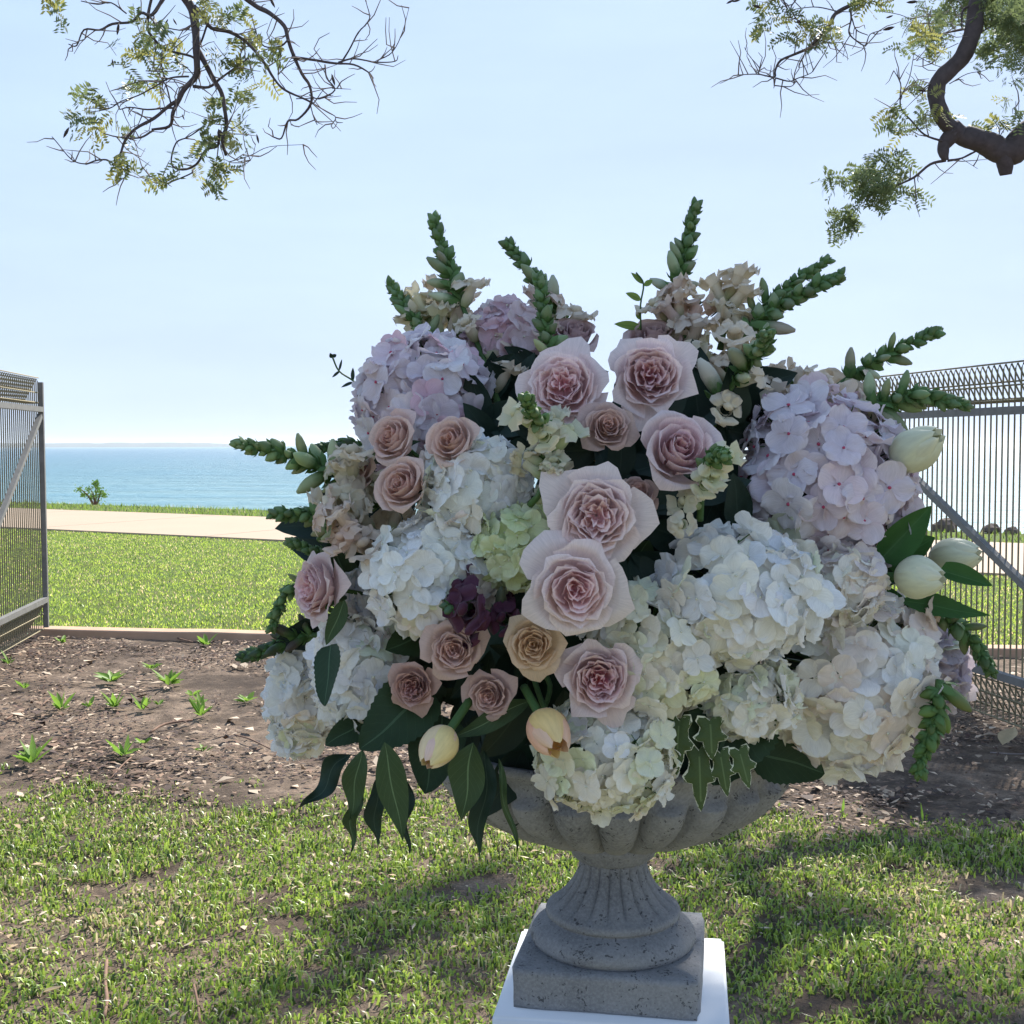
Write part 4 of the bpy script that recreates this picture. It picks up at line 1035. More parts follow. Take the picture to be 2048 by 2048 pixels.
# ---- big leaves in the arrangement
def lf(name, label, b, t, wpx, mat, normal=(0, -1, .3), cat='leaf', grp=None, **k):
    Y = (b[2] + t[2]) / 2
    o = place_leaf(name, P(*b), P(*t), wpx / F0 * Y, M[mat], normal, **k); return tag(o, label, cat, grp)
H_ = dict(shape='broad', serr=.035, nv=26, wave=.03)
lf('hydrangea_leaf', 'large dark serrated leaf right of the low cream hydrangea, pointing up right', (1320, 1500, 1.28), (1400, 1290, 1.2), 120, 'leaf', (.2, -1, .3), **H_)
lf('hydrangea_leaf', 'large dark serrated leaf under the small cream hydrangea at lower right', (1470, 1395, 1.24), (1425, 1570, 1.2), 190, 'leaf', (.1, -1, .2), **H_)
lf('hydrangea_leaf', 'dark serrated leaf tucked between the small cream and the white hydrangea', (1400, 1300, 1.26), (1520, 1330, 1.22), 120, 'leaf', (0, -1, .6), **H_)
lf('hydrangea_leaf', 'dark leaf tip below the biggest white hydrangea touching the urn rim', (1500, 1500, 1.3), (1650, 1545, 1.3), 110, 'leaf', (0, -1, .5), **H_)
lf('hydrangea_leaf', 'narrow dark serrated leaf between the two lower left white hydrangeas', (662, 1290, 1.21), (650, 1412, 1.16), 60, 'leaf', (-.3, -1, .1), **H_)
lf('hydrangea_leaf', 'broad dark leaf below the deep dusty rose at lower left', (860, 1380, 1.24), (720, 1500, 1.2), 130, 'leaf', (-.1, -1, .3), **H_)
lf('hydrangea_leaf', 'dark leaf above the dusty beige rose under the white hydrangea', (900, 1250, 1.28), (770, 1300, 1.22), 100, 'leaf', (0, -1, .3), **H_)
lf('hydrangea_leaf', 'dark upright leaf beside the side facing pink rose', (720, 1230, 1.34), (660, 1075, 1.32), 90, 'leaf', (-.2, -1, .2), shape='oval', nv=20, fold=.3)
lf('hydrangea_leaf', 'dark leaf right of the largest pale rose', (1220, 1190, 1.3), (1300, 1080, 1.24), 110, 'leaf', (.2, -1, .2), **H_)
lf('hydrangea_leaf', 'big shaded leaf below the yellow tulip hanging over the urn', (885, 1430, 1.24), (848, 1588, 1.2), 112, 'leaf', (.1, -1, .2), shape='broad', nv=20, wave=.05)
lf('hydrangea_leaf', 'small dark leaf at the lower left below the white hydrangea', (735, 1440, 1.26), (650, 1490, 1.24), 60, 'leaf', (0, -1, .3), **H_)
lf('hydrangea_leaf', 'small curled leaf on a brown stalk right of the side facing rose', (690, 1200, 1.25), (652, 1290, 1.24), 36, 'wavy', (.2, -1, .1), shape='oval', wave=.05, nv=16)
Wv = dict(shape='lance', nv=24)
hang = [
 ('dark wavy leaf curling out to the lower left, leftmost of the hanging leaves', (700, 1505, 1.22), (605, 1620, 1.2), 44, 'dleaf', .35),
 ('mid green hanging leaf second from the left', (722, 1500, 1.2), (700, 1640, 1.2), 50, 'wavy', .10),
 ('very narrow twisted leaf hanging lowest at far left', (715, 1580, 1.22), (698, 1706, 1.22), 28, 'wavy', .45),
 ('longest broad mid green leaf hanging at lower left with pale midrib', (768, 1485, 1.17), (806, 1682, 1.17), 64, 'wavy', .05),
 ('dark leaf behind the longest hanging leaf', (752, 1560, 1.22), (752, 1694, 1.22), 40, 'dleaf', .2),
 ('thin dark twisted leaf hanging right of the longest one', (812, 1560, 1.21), (812, 1705, 1.21), 24, 'dleaf', .5),
 ('broad mid green leaf hanging in front of the urn below the yellow tulip', (945, 1485, 1.16), (925, 1642, 1.16), 78, 'wavy', .06),
 ('dark wavy leaf hanging lowest over the urn bowl', (975, 1500, 1.17), (955, 1720, 1.17), 46, 'dleaf', .25),
 ('thin olive leaf strand hanging over the urn lobes', (995, 1520, 1.16), (1034, 1712, 1.16), 16, 'wavy', .6),
 ('long dark leaf running to the right of the yellow tulip', (1060, 1400, 1.2), (900, 1480, 1.18), 46, 'wavy', .08)]
for lab, b, t, wpx, mt_, wav in hang:
    lf('hanging_leaf', lab, b, t, wpx, mt_, (random.uniform(-.35, .35), -1, .15), wave=wav, fold=.18, **Wv)
T_ = dict(shape='tulip', nv=18, fold=.3)
lf('tulip_leaf', 'bright green leaf under the lilac hydrangea pointing up right', (1760, 1120, 1.3), (1862, 1012, 1.3), 70, 'tleaf', (.3, -1, .4), **T_)
lf('tulip_leaf', 'broad green leaf behind the rear white tulip pointing right', (1740, 1150, 1.34), (1870, 1075, 1.32), 90, 'tleaf', (0, -1, .6), **T_)
lf('tulip_leaf', 'green leaf on the right of the front tulip pointing down right', (1880, 1140, 1.3), (1985, 1172, 1.28), 44, 'tleaf', (0, -1, .5), **T_)
lf('tulip_leaf', 'toothed green leaf below the front tulip pointing right', (1800, 1200, 1.31), (1980, 1232, 1.3), 46, 'tleaf', (0, -1, .4), shape='lance', serr=.05, nv=24, wave=.05)
lf('tulip_leaf', 'dark green leaf left of the front tulip', (1700, 1130, 1.32), (1800, 1160, 1.3), 44, 'leaf', (0, -1, .6), **T_)
lf('tulip_leaf', 'shaded green leaf below the right tulips beside the white hydrangea', (1790, 1260, 1.36), (1770, 1170, 1.34), 70, 'tleaf', (.2, -1, .2), **T_)
lf('tulip_leaf', 'green leaf at the upper right edge of the lilac hydrangea', (1750, 1050, 1.36), (1845, 1020, 1.36), 60, 'leaf', (0, -1, .8), **T_)
iv = thing('ivy_trail', 'variegated ivy with cream edged leaves draped over the right of the urn bowl', 'ivy', P(1390, 1480, 1.24))
iv0 = Vector(iv.location)
V, Fs = tube_data([Vector((0, 0, 0)), P(1400, 1540, 1.22) - iv0, P(1440, 1560, 1.22) - iv0, P(1480, 1520, 1.22) - iv0], [.0015] * 4, 5); ob('stem', mk('stem', V, Fs, M['stem']), iv)
for b, t, wpx in (((1398, 1500), (1402, 1624), 58), ((1358, 1440), (1352, 1552), 54), ((1440, 1505), (1455, 1594), 46), ((1478, 1500), (1499, 1578), 46), ((1420, 1440), (1424, 1520), 60)):
    ivy_leaf(P(*b, 1.2) - iv0, P(*t, 1.19) - iv0, wpx / F0 * 1.2, iv, (random.uniform(-.3, .3), -1, .2))
# thin sprigs against the sky
def sprig(label, path, leaves, mat, cat='sprig', name='leafy_sprig', rad=.0012):
    b0 = P(*path[0]); t = thing(name, label, cat, b0)
    V, Fs = tube_data(smooth_path([P(*q) - b0 for q in path], 4), [rad] * ((len(path) - 1) * 4 + 1), 5); ob('stem', mk('stem', V, Fs, M['stem']), t)
    for (bx, by, ex, ey, wpx) in leaves:
        Y = path[-1][2]; place_leaf('leaf', P(bx, by, Y) - b0, P(ex, ey, Y + random.uniform(-.01, .01)) - b0, wpx / F0 * Y, M[mat], (random.uniform(-.5, .5), -1, .4), parent=t, shape='oval', nv=8, nu=5, fold=.15)
sprig('thin dark eucalyptus sprig with paired leaves reaching left at the upper left', [(745, 795, 1.42), (707, 762, 1.42), (678, 742, 1.42), (664, 712, 1.42)],
      [(738, 785, 705, 790, 18), (735, 782, 733, 762, 13), (707, 764, 682, 775, 8), (706, 762, 706, 735, 9), (680, 742, 664, 755, 6), (678, 742, 684, 718, 5), (665, 716, 660, 706, 9), (665, 714, 673, 709, 8)], 'dleaf')
sprig('dark jagged leaf sprig poking out above the lilac hydrangea', [(790, 760, 1.42), (770, 735, 1.42), (758, 728, 1.42)],
      [(775, 748, 745, 724, 18), (775, 745, 780, 722, 14), (768, 760, 765, 738, 12)], 'dleaf')
sprig('slender sprig with variegated yellow green leaves left of the tallest spike', [(1282, 660, 1.46), (1281, 610, 1.46), (1287, 568, 1.46), (1272, 545, 1.46)],
      [(1286, 568, 1262, 545, 12), (1288, 572, 1305, 560, 12), (1282, 600, 1251, 586, 16), (1281, 640, 1272, 622, 10), (1283, 655, 1228, 648, 20)], 'lime')
sprig('fine needle leaved sprig behind the top between two spikes', [(1370, 660, 1.5), (1385, 630, 1.5), (1402, 602, 1.5)],
      [(1370 + a, 660 - b, 1370 + a + c, 660 - b - d, 3.4) for a, b, c, d in ((5, 12, 22, 20), (8, 18, -6, 24), (12, 26, 24, 12), (15, 32, 4, 26), (20, 38, 22, 18), (24, 46, -2, 22), (28, 50, 18, 14), (10, 20, 30, 4), (44, 20, 10, 30), (50, 25, 24, 20), (52, 28, 2, 26), (60, 15, 16, 28), (40, 10, 26, 14))], 'dleaf')

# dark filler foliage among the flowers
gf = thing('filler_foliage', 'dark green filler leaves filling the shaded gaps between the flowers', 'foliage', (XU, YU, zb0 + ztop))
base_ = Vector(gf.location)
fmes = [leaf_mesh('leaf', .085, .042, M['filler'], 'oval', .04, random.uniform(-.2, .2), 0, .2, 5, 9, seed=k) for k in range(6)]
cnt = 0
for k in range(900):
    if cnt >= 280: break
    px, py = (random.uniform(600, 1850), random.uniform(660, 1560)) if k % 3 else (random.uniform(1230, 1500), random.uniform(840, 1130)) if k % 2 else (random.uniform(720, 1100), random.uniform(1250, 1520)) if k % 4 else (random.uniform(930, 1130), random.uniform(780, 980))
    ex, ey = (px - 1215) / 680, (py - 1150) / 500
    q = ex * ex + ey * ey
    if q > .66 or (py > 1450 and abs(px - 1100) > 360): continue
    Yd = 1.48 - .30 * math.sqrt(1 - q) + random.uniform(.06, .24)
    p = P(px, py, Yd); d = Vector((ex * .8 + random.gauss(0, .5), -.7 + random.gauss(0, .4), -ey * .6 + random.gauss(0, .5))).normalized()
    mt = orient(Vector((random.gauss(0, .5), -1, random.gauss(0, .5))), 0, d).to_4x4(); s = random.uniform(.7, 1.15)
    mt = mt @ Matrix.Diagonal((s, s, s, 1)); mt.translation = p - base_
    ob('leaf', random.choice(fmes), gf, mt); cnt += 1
# a few curved stems seen in the gaps
for k, pts in enumerate((((1060, 1330, 1.24), (1075, 1380, 1.22), (1090, 1420, 1.2)), ((1072, 1330, 1.25), (1100, 1370, 1.24), (1085, 1430, 1.22)), ((700, 1235, 1.28), (655, 1215, 1.26), (690, 1195, 1.3)), ((1390, 1060, 1.28), (1392, 1100, 1.3), (1380, 1150, 1.34)))):
    b0 = P(*pts[0]); V, Fs = tube_data(smooth_path([P(*q) - base_ for q in pts], 4), [.0032] * 9, 6); ob('stem', mk('stem', V, Fs, M['stem']), gf)

# ================================================================== TREE (limbs over the scene)
TREE_D = 7.0
tree = thing('shade_tree', 'spreading tree with twisting dark limbs hanging into the top of the picture', 'tree', (7.2, 9.4 * K, 0))
t0 = Vector(tree.location)
Lz = lambda pts: [P(60 + a * .414, b * .414, 6.4) for a, b in pts]
Rz = lambda pts, Y=TREE_D: [P(1400 + a * .3354, b * .3354, Y) for a, b in pts]
def jig(pts, amt):
    return [p + Vector((random.gauss(0, amt), random.gauss(0, amt * 3), random.gauss(0, amt))) for p in pts]
def limb(pts, r0, r1, mat='bark', name='branch', k=4, ns=7, wob=.06):
    sp = smooth_path(pts, k); n = len(sp); V, Fs = tube_data([p - t0 for p in sp], [r0 + (r1 - r0) * i / (n - 1) for i in range(n)], ns, wob=wob)
    ob(name, mk(name, V, Fs, M[mat]), tree); return sp
sL = .414 / F0 * 6.4 * .62; sR = .3354 / F0 * TREE_D * .5
twig_src = []
LB = [([(740, -40), (775, 40), (790, 130), (805, 210), (810, 290), (800, 360), (760, 430), (715, 490), (700, 560), (670, 605), (590, 625)], 38, 9),
 ([(806, 240), (850, 310), (885, 390), (920, 450), (940, 520), (935, 600), (935, 680), (940, 745)], 22, 12),
 ([(715, 490), (660, 510), (600, 570), (520, 630), (470, 680), (440, 740), (395, 800)], 15, 8),
 ([(395, 800), (370, 770), (320, 770), (270, 795), (200, 770), (140, 700), (105, 655)], 8, 3), ([(395, 800), (440, 810), (460, 850), (405, 885)], 6, 3),
 ([(700, 520), (640, 515), (560, 525), (480, 515), (440, 520)], 9, 4), ([(590, -20), (570, 60), (560, 130), (590, 180), (650, 230), (770, 270), (800, 290)], 12, 9),
 ([(650, -20), (600, 75), (540, 65), (470, 85), (400, 120), (330, 145), (260, 155), (220, 210), (195, 210)], 15, 4), ([(600, 80), (620, 130), (720, 145), (770, 130)], 6, 4),
 ([(470, 60), (400, 20), (330, 20), (250, 10)], 6, 4), ([(790, 30), (830, 80), (880, 125), (960, 150), (1030, 190), (1080, 230), (1130, 300), (1190, 370), (1240, 430), (1330, 480), (1370, 500)], 16, 7),
 ([(1030, -20), (1090, 20), (1160, 65), (1220, 120), (1255, 185), (1270, 260), (1310, 350), (1355, 420), (1355, 500), (1300, 575), (1250, 590), (1210, 650), (1170, 660)], 20, 5),
 ([(1270, 275), (1350, 290), (1480, 305), (1560, 320), (1640, 350), (1660, 380)], 12, 4), ([(1480, 305), (1560, 285), (1680, 305), (1760, 300), (1780, 260)], 8, 3),
 ([(1500, 300), (1540, 240), (1580, 170), (1640, 90), (1620, 0)], 8, 3), ([(1680, 305), (1750, 240), (1800, 150), (1830, 40)], 5, 2), ([(1420, 310), (1440, 380), (1465, 430), (1400, 480), (1360, 470)], 7, 5),
 ([(1465, 430), (1550, 430)], 4, 2), ([(1370, 490), (1440, 530), (1465, 560), (1450, 610)], 5, 3), ([(1360, 500), (1365, 560), (1390, 610)], 5, 3), ([(1250, 200), (1210, 225), (1130, 230), (1100, 160), (1055, 60)], 8, 3),
 ([(780, 430), (850, 415), (920, 380), (990, 330), (1060, 290)], 13, 5), ([(1000, 330), (1020, 250), (1060, 220)], 5, 3), ([(690, 490), (660, 410), (620, 400), (520, 400), (430, 430)], 7, 3),
 ([(770, 380), (700, 370), (660, 400), (600, 430), (520, 460), (440, 490), (370, 530), (300, 540)], 8, 3), ([(940, 690), (920, 630), (900, 700), (850, 720), (800, 790), (740, 820), (690, 780), (700, 700), (760, 650), (850, 610)], 13, 4),
 ([(785, 820), (780, 850), (700, 880), (650, 885), (590, 850)], 7, 3), ([(960, 780), (1060, 750), (1160, 725), (1315, 710)], 4, 2), ([(980, 830), (1060, 770), (1100, 700)], 3, 2), ([(640, 250), (640, 320), (650, 390)], 5, 4),
 ([(800, 370), (760, 330), (700, 300)], 5, 3), ([(850, 120), (830, 190), (808, 230)], 9, 7), ([(590, 625), (530, 665), (420, 655), (340, 640)], 9, 4), ([(1290, 470), (1390, 470), (1500, 470)], 4, 2), ([(560, 345), (640, 340), (720, 345)], 4, 3), ([(1240, 430), (1200, 360), (1290, 290)], 4, 3)]
for pts, a, b in LB:
    sp = limb(jig(Lz(pts), .006), a * sL, b * sL, ns=7 if a > 10 else 5); twig_src.append((sp, b, 6.4, .5))
RB_ = [([(1680, -300), (1690, -120), (1650, 60), (1640, 150), (1610, 250), (1560, 340), (1490, 410), (1430, 480), (1410, 560), (1420, 650), (1470, 730), (1540, 800)], 92, 84),
 ([(1500, 760), (1560, 800), (1620, 820), (1720, 865), (1800, 900), (1870, 885), (1932, 840), (2050, 770), (2300, 640), (2700, 560)], 90, 200),
 ([(1810, 890), (1822, 960), (1828, 1040)], 125, 60), ([(1510, 790), (1460, 860), (1455, 910), (1468, 950)], 88, 36),
 ([(1470, 950), (1380, 985), (1280, 1050), (1180, 1105), (1100, 1150), (1040, 1150)], 19, 8), ([(1480, 955), (1560, 945), (1650, 905)], 17, 8),
 ([(1440, 850), (1340, 800), (1260, 730), (1215, 650), (1195, 580), (1190, 500), (1155, 420)], 14, 5), ([(1200, 580), (1240, 470), (1270, 320)], 6, 4), ([(1580, 180), (1480, 185), (1420, 215), (1370, 240)], 10, 5),
 ([(1625, 30), (1570, 60), (1560, 130), (1555, 180)], 16, 8), ([(1420, 480), (1340, 520), (1320, 560)], 9, 6), ([(1150, -160), (980, -10), (900, 40), (810, 80), (760, 150), (700, 230), (640, 290), (560, 330), (480, 360), (450, 420), (450, 460), (400, 460), (340, 450), (230, 455)], 30, 5),
 ([(450, 465), (520, 490), (580, 470), (650, 440), (690, 400)], 10, 3), ([(450, 470), (445, 530)], 8, 4), ([(450, 515), (540, 520), (580, 490)], 8, 4), ([(345, 445), (350, 400), (300, 340), (275, 280)], 7, 3),
 ([(900, 40), (895, 120), (890, 200), (930, 240), (980, 270), (1020, 210), (1080, 180)], 12, 5), ([(900, 100), (930, 170), (1000, 215)], 8, 5), ([(760, 150), (640, 170), (600, 130), (520, 110)], 8, 4), ([(830, 70), (700, 50), (600, 50), (520, 60)], 8, 4),
 ([(720, 240), (780, 250), (860, 265), (850, 350)], 6, 3), ([(640, 300), (610, 350), (590, 400), (670, 370)], 5, 3), ([(1640, 220), (1700, 180), (1800, 120), (1900, 90)], 12, 6), ([(1760, 850), (1830, 760), (1890, 700), (1905, 600)], 6, 3), ([(1500, 490), (1600, 440), (1700, 420), (1740, 350)], 6, 3), ([(1040, 60), (1180, 90), (1290, 130), (1370, 130), (1380, 60)], 5, 3), ([(1540, 260), (1440, 300), (1290, 360)], 5, 3), ([(520, 50), (500, -20)], 9, 9), ([(570, 0), (540, 60), (610, 150), (650, 200)], 9, 5), ([(1260, 320), (1380, 380), (1460, 410)], 5, 4), ([(1650, 1010), (1560, 940)], 3, 3)]
for pts, a, b in RB_:
    a, b = (a * 1.12, b * 1.12) if a > 50 else (a, b)
    sp = limb(jig(Rz(pts), .004), a * sR, b * sR, ns=12 if a > 50 else 6, wob=.05); twig_src.append((sp, b, TREE_D, 1))
# trunk and the out-of-frame limbs that carry everything
e1 = Rz([(2700, 560)])[0]
limb([Vector((7.2, 9.4 * K, -.1)), Vector((7.15, 9.3 * K, 1.2)), Vector((6.9, 9.0 * K, 2.4)), Vector((6.6, 8.5 * K, 3.0))], .30, .22, name='trunk', ns=14)
limb([Vector((6.75, 8.8 * K, 2.7)), Vector((6.2, 8.1 * K, 3.1)), e1 + (e1 - Rz([(2300, 640)])[0]) * .02], .22, .105, ns=12)
top1 = Rz([(1680, -300)])[0]; topL = Lz([(740, -40)])[0]; topL2 = Lz([(1030, -20)])[0]; topM = Rz([(1150, -160)])[0]
limb([Vector((6.9, 9.0 * K, 2.4)), Vector((5.8, 8.3 * K, 4.6)), Vector((4.2, 7.6 * K, 5.6)), Vector((2.6, 7.0 * K, 5.9)), Vector((.6, 6.6 * K, 6.0)), Vector((-1.6, 6.4 * K, 5.7)), Vector((-3.2, 6.2 * K, 5.2))], .20, .05, ns=10)
limb([Vector((4.2, 7.6 * K, 5.6)), Vector((3.2, 7.2 * K, 5.3)), top1 + Vector((.05, 0 * K, .35)), top1], .11, .075, ns=10)
limb([Vector((-1.2, 6.45 * K, 5.76)), topL + Vector((-.1, 0 * K, .9)), topL], .055, 19 * sL * 2 * .5, ns=8)
limb([Vector((-.2, 6.5 * K, 5.9)), topL2 + Vector((-.15, 0 * K, .8)), topL2], .04, .012, ns=7)
limb([Vector((1.6, 6.8 * K, 5.95)), topM + Vector((.2, 0 * K, .7)), topM], .05, 15 * sR * 2 * .5, ns=7)
limb([Vector((2.6, 7.0 * K, 5.9)), Vector((1.9, 5.6 * K, 5.6)), Vector((1.2, 4.2 * K, 5.0)), Vector((.6, 2.8 * K, 4.7)), Vector((-.4, 1.2 * K, 4.6))], .09, .03, ns=8)
limb([Vector((4.2, 7.6 * K, 5.6)), Vector((4.0, 6.0 * K, 5.4)), Vector((3.4, 4.2 * K, 5.0)), Vector((2.8, 2.4 * K, 4.8))], .10, .03, ns=8)
limb([Vector((1.9, 5.6 * K, 5.6)), Vector((.6, 5.2 * K, 5.3)), Vector((-.8, 4.8 * K, 5.0))], .05, .02, ns=7)
# twigs as one fine mass
V, Fs = [], []
for sp, b, Y, m_ in twig_src:
    n = len(sp)
    if b > 30: continue
    for q in range(max(1, int(n * .42))):
        i = random.randrange(1, n); p = sp[i]; d = (sp[min(i + 1, n - 1)] - sp[i - 1]).normalized()
        side = Vector((random.gauss(0, 1), random.gauss(0, .5), random.gauss(0, 1))).normalized(); d2 = (d * .7 + side).normalized()
        L = random.uniform(.05, .26); pts = [p]; dd = d2
        for s in range(3):
            dd = (dd + Vector((random.gauss(0, .3), random.gauss(0, .3), random.gauss(0, .3) + .08))).normalized(); pts.append(pts[-1] + dd * L / 3)
        tube_data([x - t0 for x in pts], [.0042, .0034, .0026, .0016], 4, V, Fs, cap=False)
tw = ob('twigs', mk('twigs', V, Fs, M['twig']), tree); tw['kind'] = 'stuff'
# leaves: bipinnate fronds of small leaflets in clusters
def fronds(name, clusters, mat, dens=1.0, lsize=.012):
    """clusters: (centre, radius, n)"""
    VV, n_ = [], 0
    for c, rad, k in clusters:
        for _ in range(int(k * dens)):
            p = c + Vector((random.gauss(0, .37), random.gauss(0, .37), random.gauss(0, .32))) * rad
            d = Vector((random.gauss(0, 1), random.gauss(0, 1), random.gauss(-.25, .6))).normalized(); s = d.orthogonal().normalized()
            s = Matrix.Rotation(random.random() * 6.28, 3, d) @ s; nrm = d.cross(s)
            L = random.uniform(.07, .14); m = 7
            for j in range(m):
                b = p + d * (L * j / m) - Vector((0, 0, .2 * L * (j / m) ** 2))
                for sg in (-1, 1):
                    ax = (s * sg + d * .45 + nrm * random.uniform(-.3, .3)).normalized(); ll = lsize * random.uniform(1.5, 2.6); wv = d * (lsize * .42)
                    VV += [b, b + ax * ll * .5 + wv, b + ax * ll, b + ax * ll * .5 - wv]; n_ += 1
    A = np.array([tuple(v - t0) for v in VV], dtype=np.float32)
    me = bpy.data.meshes.new(name); me.vertices.add(len(A)); me.vertices.foreach_set('co', A.ravel())
    me.loops.add(len(A)); me.loops.foreach_set('vertex_index', np.arange(len(A), dtype=np.int32))
    me.polygons.add(n_); me.polygons.foreach_set('loop_start', (np.arange(n_) * 4).astype(np.int32)); me.materials.append(mat); me.update(calc_edges=True)
    o = ob(name, me, tree); o['kind'] = 'stuff'; return o
LC = [(540, 110, 60), (620, 170, 60), (545, 240, 60), (690, 190, 40), (640, 300, 70), (430, 220, 30), (450, 390, 60), (530, 380, 30), (890, 80, 50), (960, 80, 50), (1000, 30, 40), (960, 215, 40), (1030, 150, 50), (1150, 280, 50), (1010, 300, 50), (930, 310, 40), (1110, 380, 30), (220, 480, 40), (200, 550, 50), (270, 590, 50), (340, 490, 50), (420, 600, 50), (910, 480, 40), (1020, 440, 50), (920, 560, 40), (990, 560, 40), (860, 680, 60), (990, 670, 50), (760, 790, 50), (530, 820, 60), (480, 790, 40), (900, 810, 80), (880, 880, 40), (685, 895, 20), (850, 10, 40), (100, 5, 60)]
RC = [(390, 30, 60), (350, 150, 50), (430, 110, 50), (500, 80, 50), (560, 180, 50), (620, 220, 70), (700, 190, 70), (760, 200, 60), (740, 260, 30), (960, 40, 60), (1010, 80, 30), (1250, 220, 40), (1310, 240, 60), (1370, 160, 40), (1390, 290, 40), (1310, 490, 50), (1350, 580, 20), (1100, 680, 40), (1170, 700, 50), (1220, 750, 50), (1310, 720, 50), (1380, 700, 50), (1520, 680, 30), (1690, 720, 50), (1740, 740, 50), (1840, 700, 50), (1680, 790, 25), (1920, 550, 30)]
RD_ = [(1700, 110, 60), (1780, 150, 70), (1850, 100, 90), (1900, 60, 80), (1910, 200, 60), (1820, 200, 60), (1680, 310, 60), (1720, 290, 40), (1740, 40, 60),
 (1060, 950, 50), (1160, 940, 60), (1120, 1000, 80), (1000, 1020, 80), (920, 1080, 80), (1000, 1100, 90), (820, 1090, 30), (740, 1080, 40), (960, 1180, 90), (880, 1250, 70), (1000, 1240, 60), (860, 1290, 50), (940, 1320, 40), (900, 1360, 30), (1190, 1070, 40), (1250, 1090, 50), (1310, 1130, 30), (1060, 1130, 60)]
def cl(lst, fn, s, dens):
    return [(fn([(a, b)])[0] + Vector((0, random.uniform(-.2, .2), 0)), r * s, max(2, r * dens)) for a, b, r in lst]
fronds('crown', cl(LC, Lz, .414 / F0 * 6.4, .08), M['tleafs'], 1.0, .021); fronds('crown', cl(LC, Lz, .414 / F0 * 6.4, .06), M['tleafy'], 1.1, .021)
fronds('crown', cl(RC, Rz, .3354 / F0 * 7, .08), M['tleafs'], 1.0, .019); fronds('crown', cl(RC, Rz, .3354 / F0 * 7, .07), M['tleafy'], 1.1, .019)
fronds('crown', cl(RD_, Rz, .3354 / F0 * 7, .21), M['tleafs'], .95, .019)
# the crown overhead, up the sun's ray from what lies in its shade
def up(g, z): return g + SV * ((z - g.z) / SV.z)
sh = []
def shade(px, py, z, r, n, gz=0.0):
    g = G(px, py, gz) if gz == 0 else P(px, py, 1.4); c = up(g, z); sh.append((c, r, n))
for px, py, r, n in ((1215, 1150, .55, 330), (1000, 950, .42, 170), (1450, 950, .42, 170), (1650, 1150, .42, 200), (1250, 700, .36, 110), (850, 1150, .42, 170), (1400, 1400, .42, 170), (1000, 1400, .42, 170), (700, 1350, .34, 110), (1780, 1300, .38, 130), (1250, 1750, .34, 120), (1600, 750, .3, 70), (850, 800, .3, 70), (1250, 1950, .3, 80)):
    shade(px, py, random.uniform(4.1, 5.0), r, n, 1)
for px, py, r, n in ((1700, 1490, .45, 760), (1950, 1500, .5, 900), (1850, 1420, .5, 600), (2150, 1480, .55, 600), (1600, 1460, .4, 440), (1980, 1610, .42, 600), (1830, 1560, .4, 560), (2100, 1700, .5, 200), (1500, 1400, .35, 130), (1960, 1750, .35, 90),
                     (860, 1800, .16, 65), (950, 1760, .18, 75), (760, 1880, .18, 70), (660, 1960, .18, 60), (900, 1950, .25, 55), (1450, 1960, .26, 75), (1610, 2010, .26, 75), (1830, 1990, .26, 60), (2000, 2020, .3, 80), (500, 2040, .25, 40), (300, 2060, .2, 25), (1150, 2040, .3, 60)):
    shade(px, py, random.uniform(4.8, 6.2), r, n)
fronds('crown', sh, M['tleafs'], .68, .019)
# seed pods
V, Fs = [], []
for a, b, fn, dd in ((425, 140, Lz, 1), (400, 305, Lz, .7), (175, 640, Lz, 1), (700, 105, Lz, .6), (660, 105, Lz, .5), (1205, 265, Lz, 1), (1465, 385, Lz, 1), (1100, 670, Lz, .8), (740, 565, Lz, .5), (1170, 10, Lz, 1), (1265, 12, Rz, 1.2), (1130, 100, Rz, .8), (1125, 170, Rz, 1.3), (1325, 540, Rz, 1), (595, 130, Rz, 1), (345, 40, Rz, 1.2), (180, 10, Rz, .9), (215, 5, Rz, .9)):
    p = fn([(a, b)])[0]; d = Vector((random.uniform(-.6, .6), 0, -1)).normalized() * .035 * dd
    if fn is Rz: d = Vector((1, 0, random.uniform(-.6, .6))).normalized() * .03 * dd
    V, Fs = tube_data([-d, -d * .5, Vector((0, 0, 0)), d * .5, d], [.001, .007 * dd, .009 * dd, .007 * dd, .001], 6)
    ob('seed_pod', mk('seed_pod', V, Fs, M['pod']), tree, Matrix.Translation(p - t0))

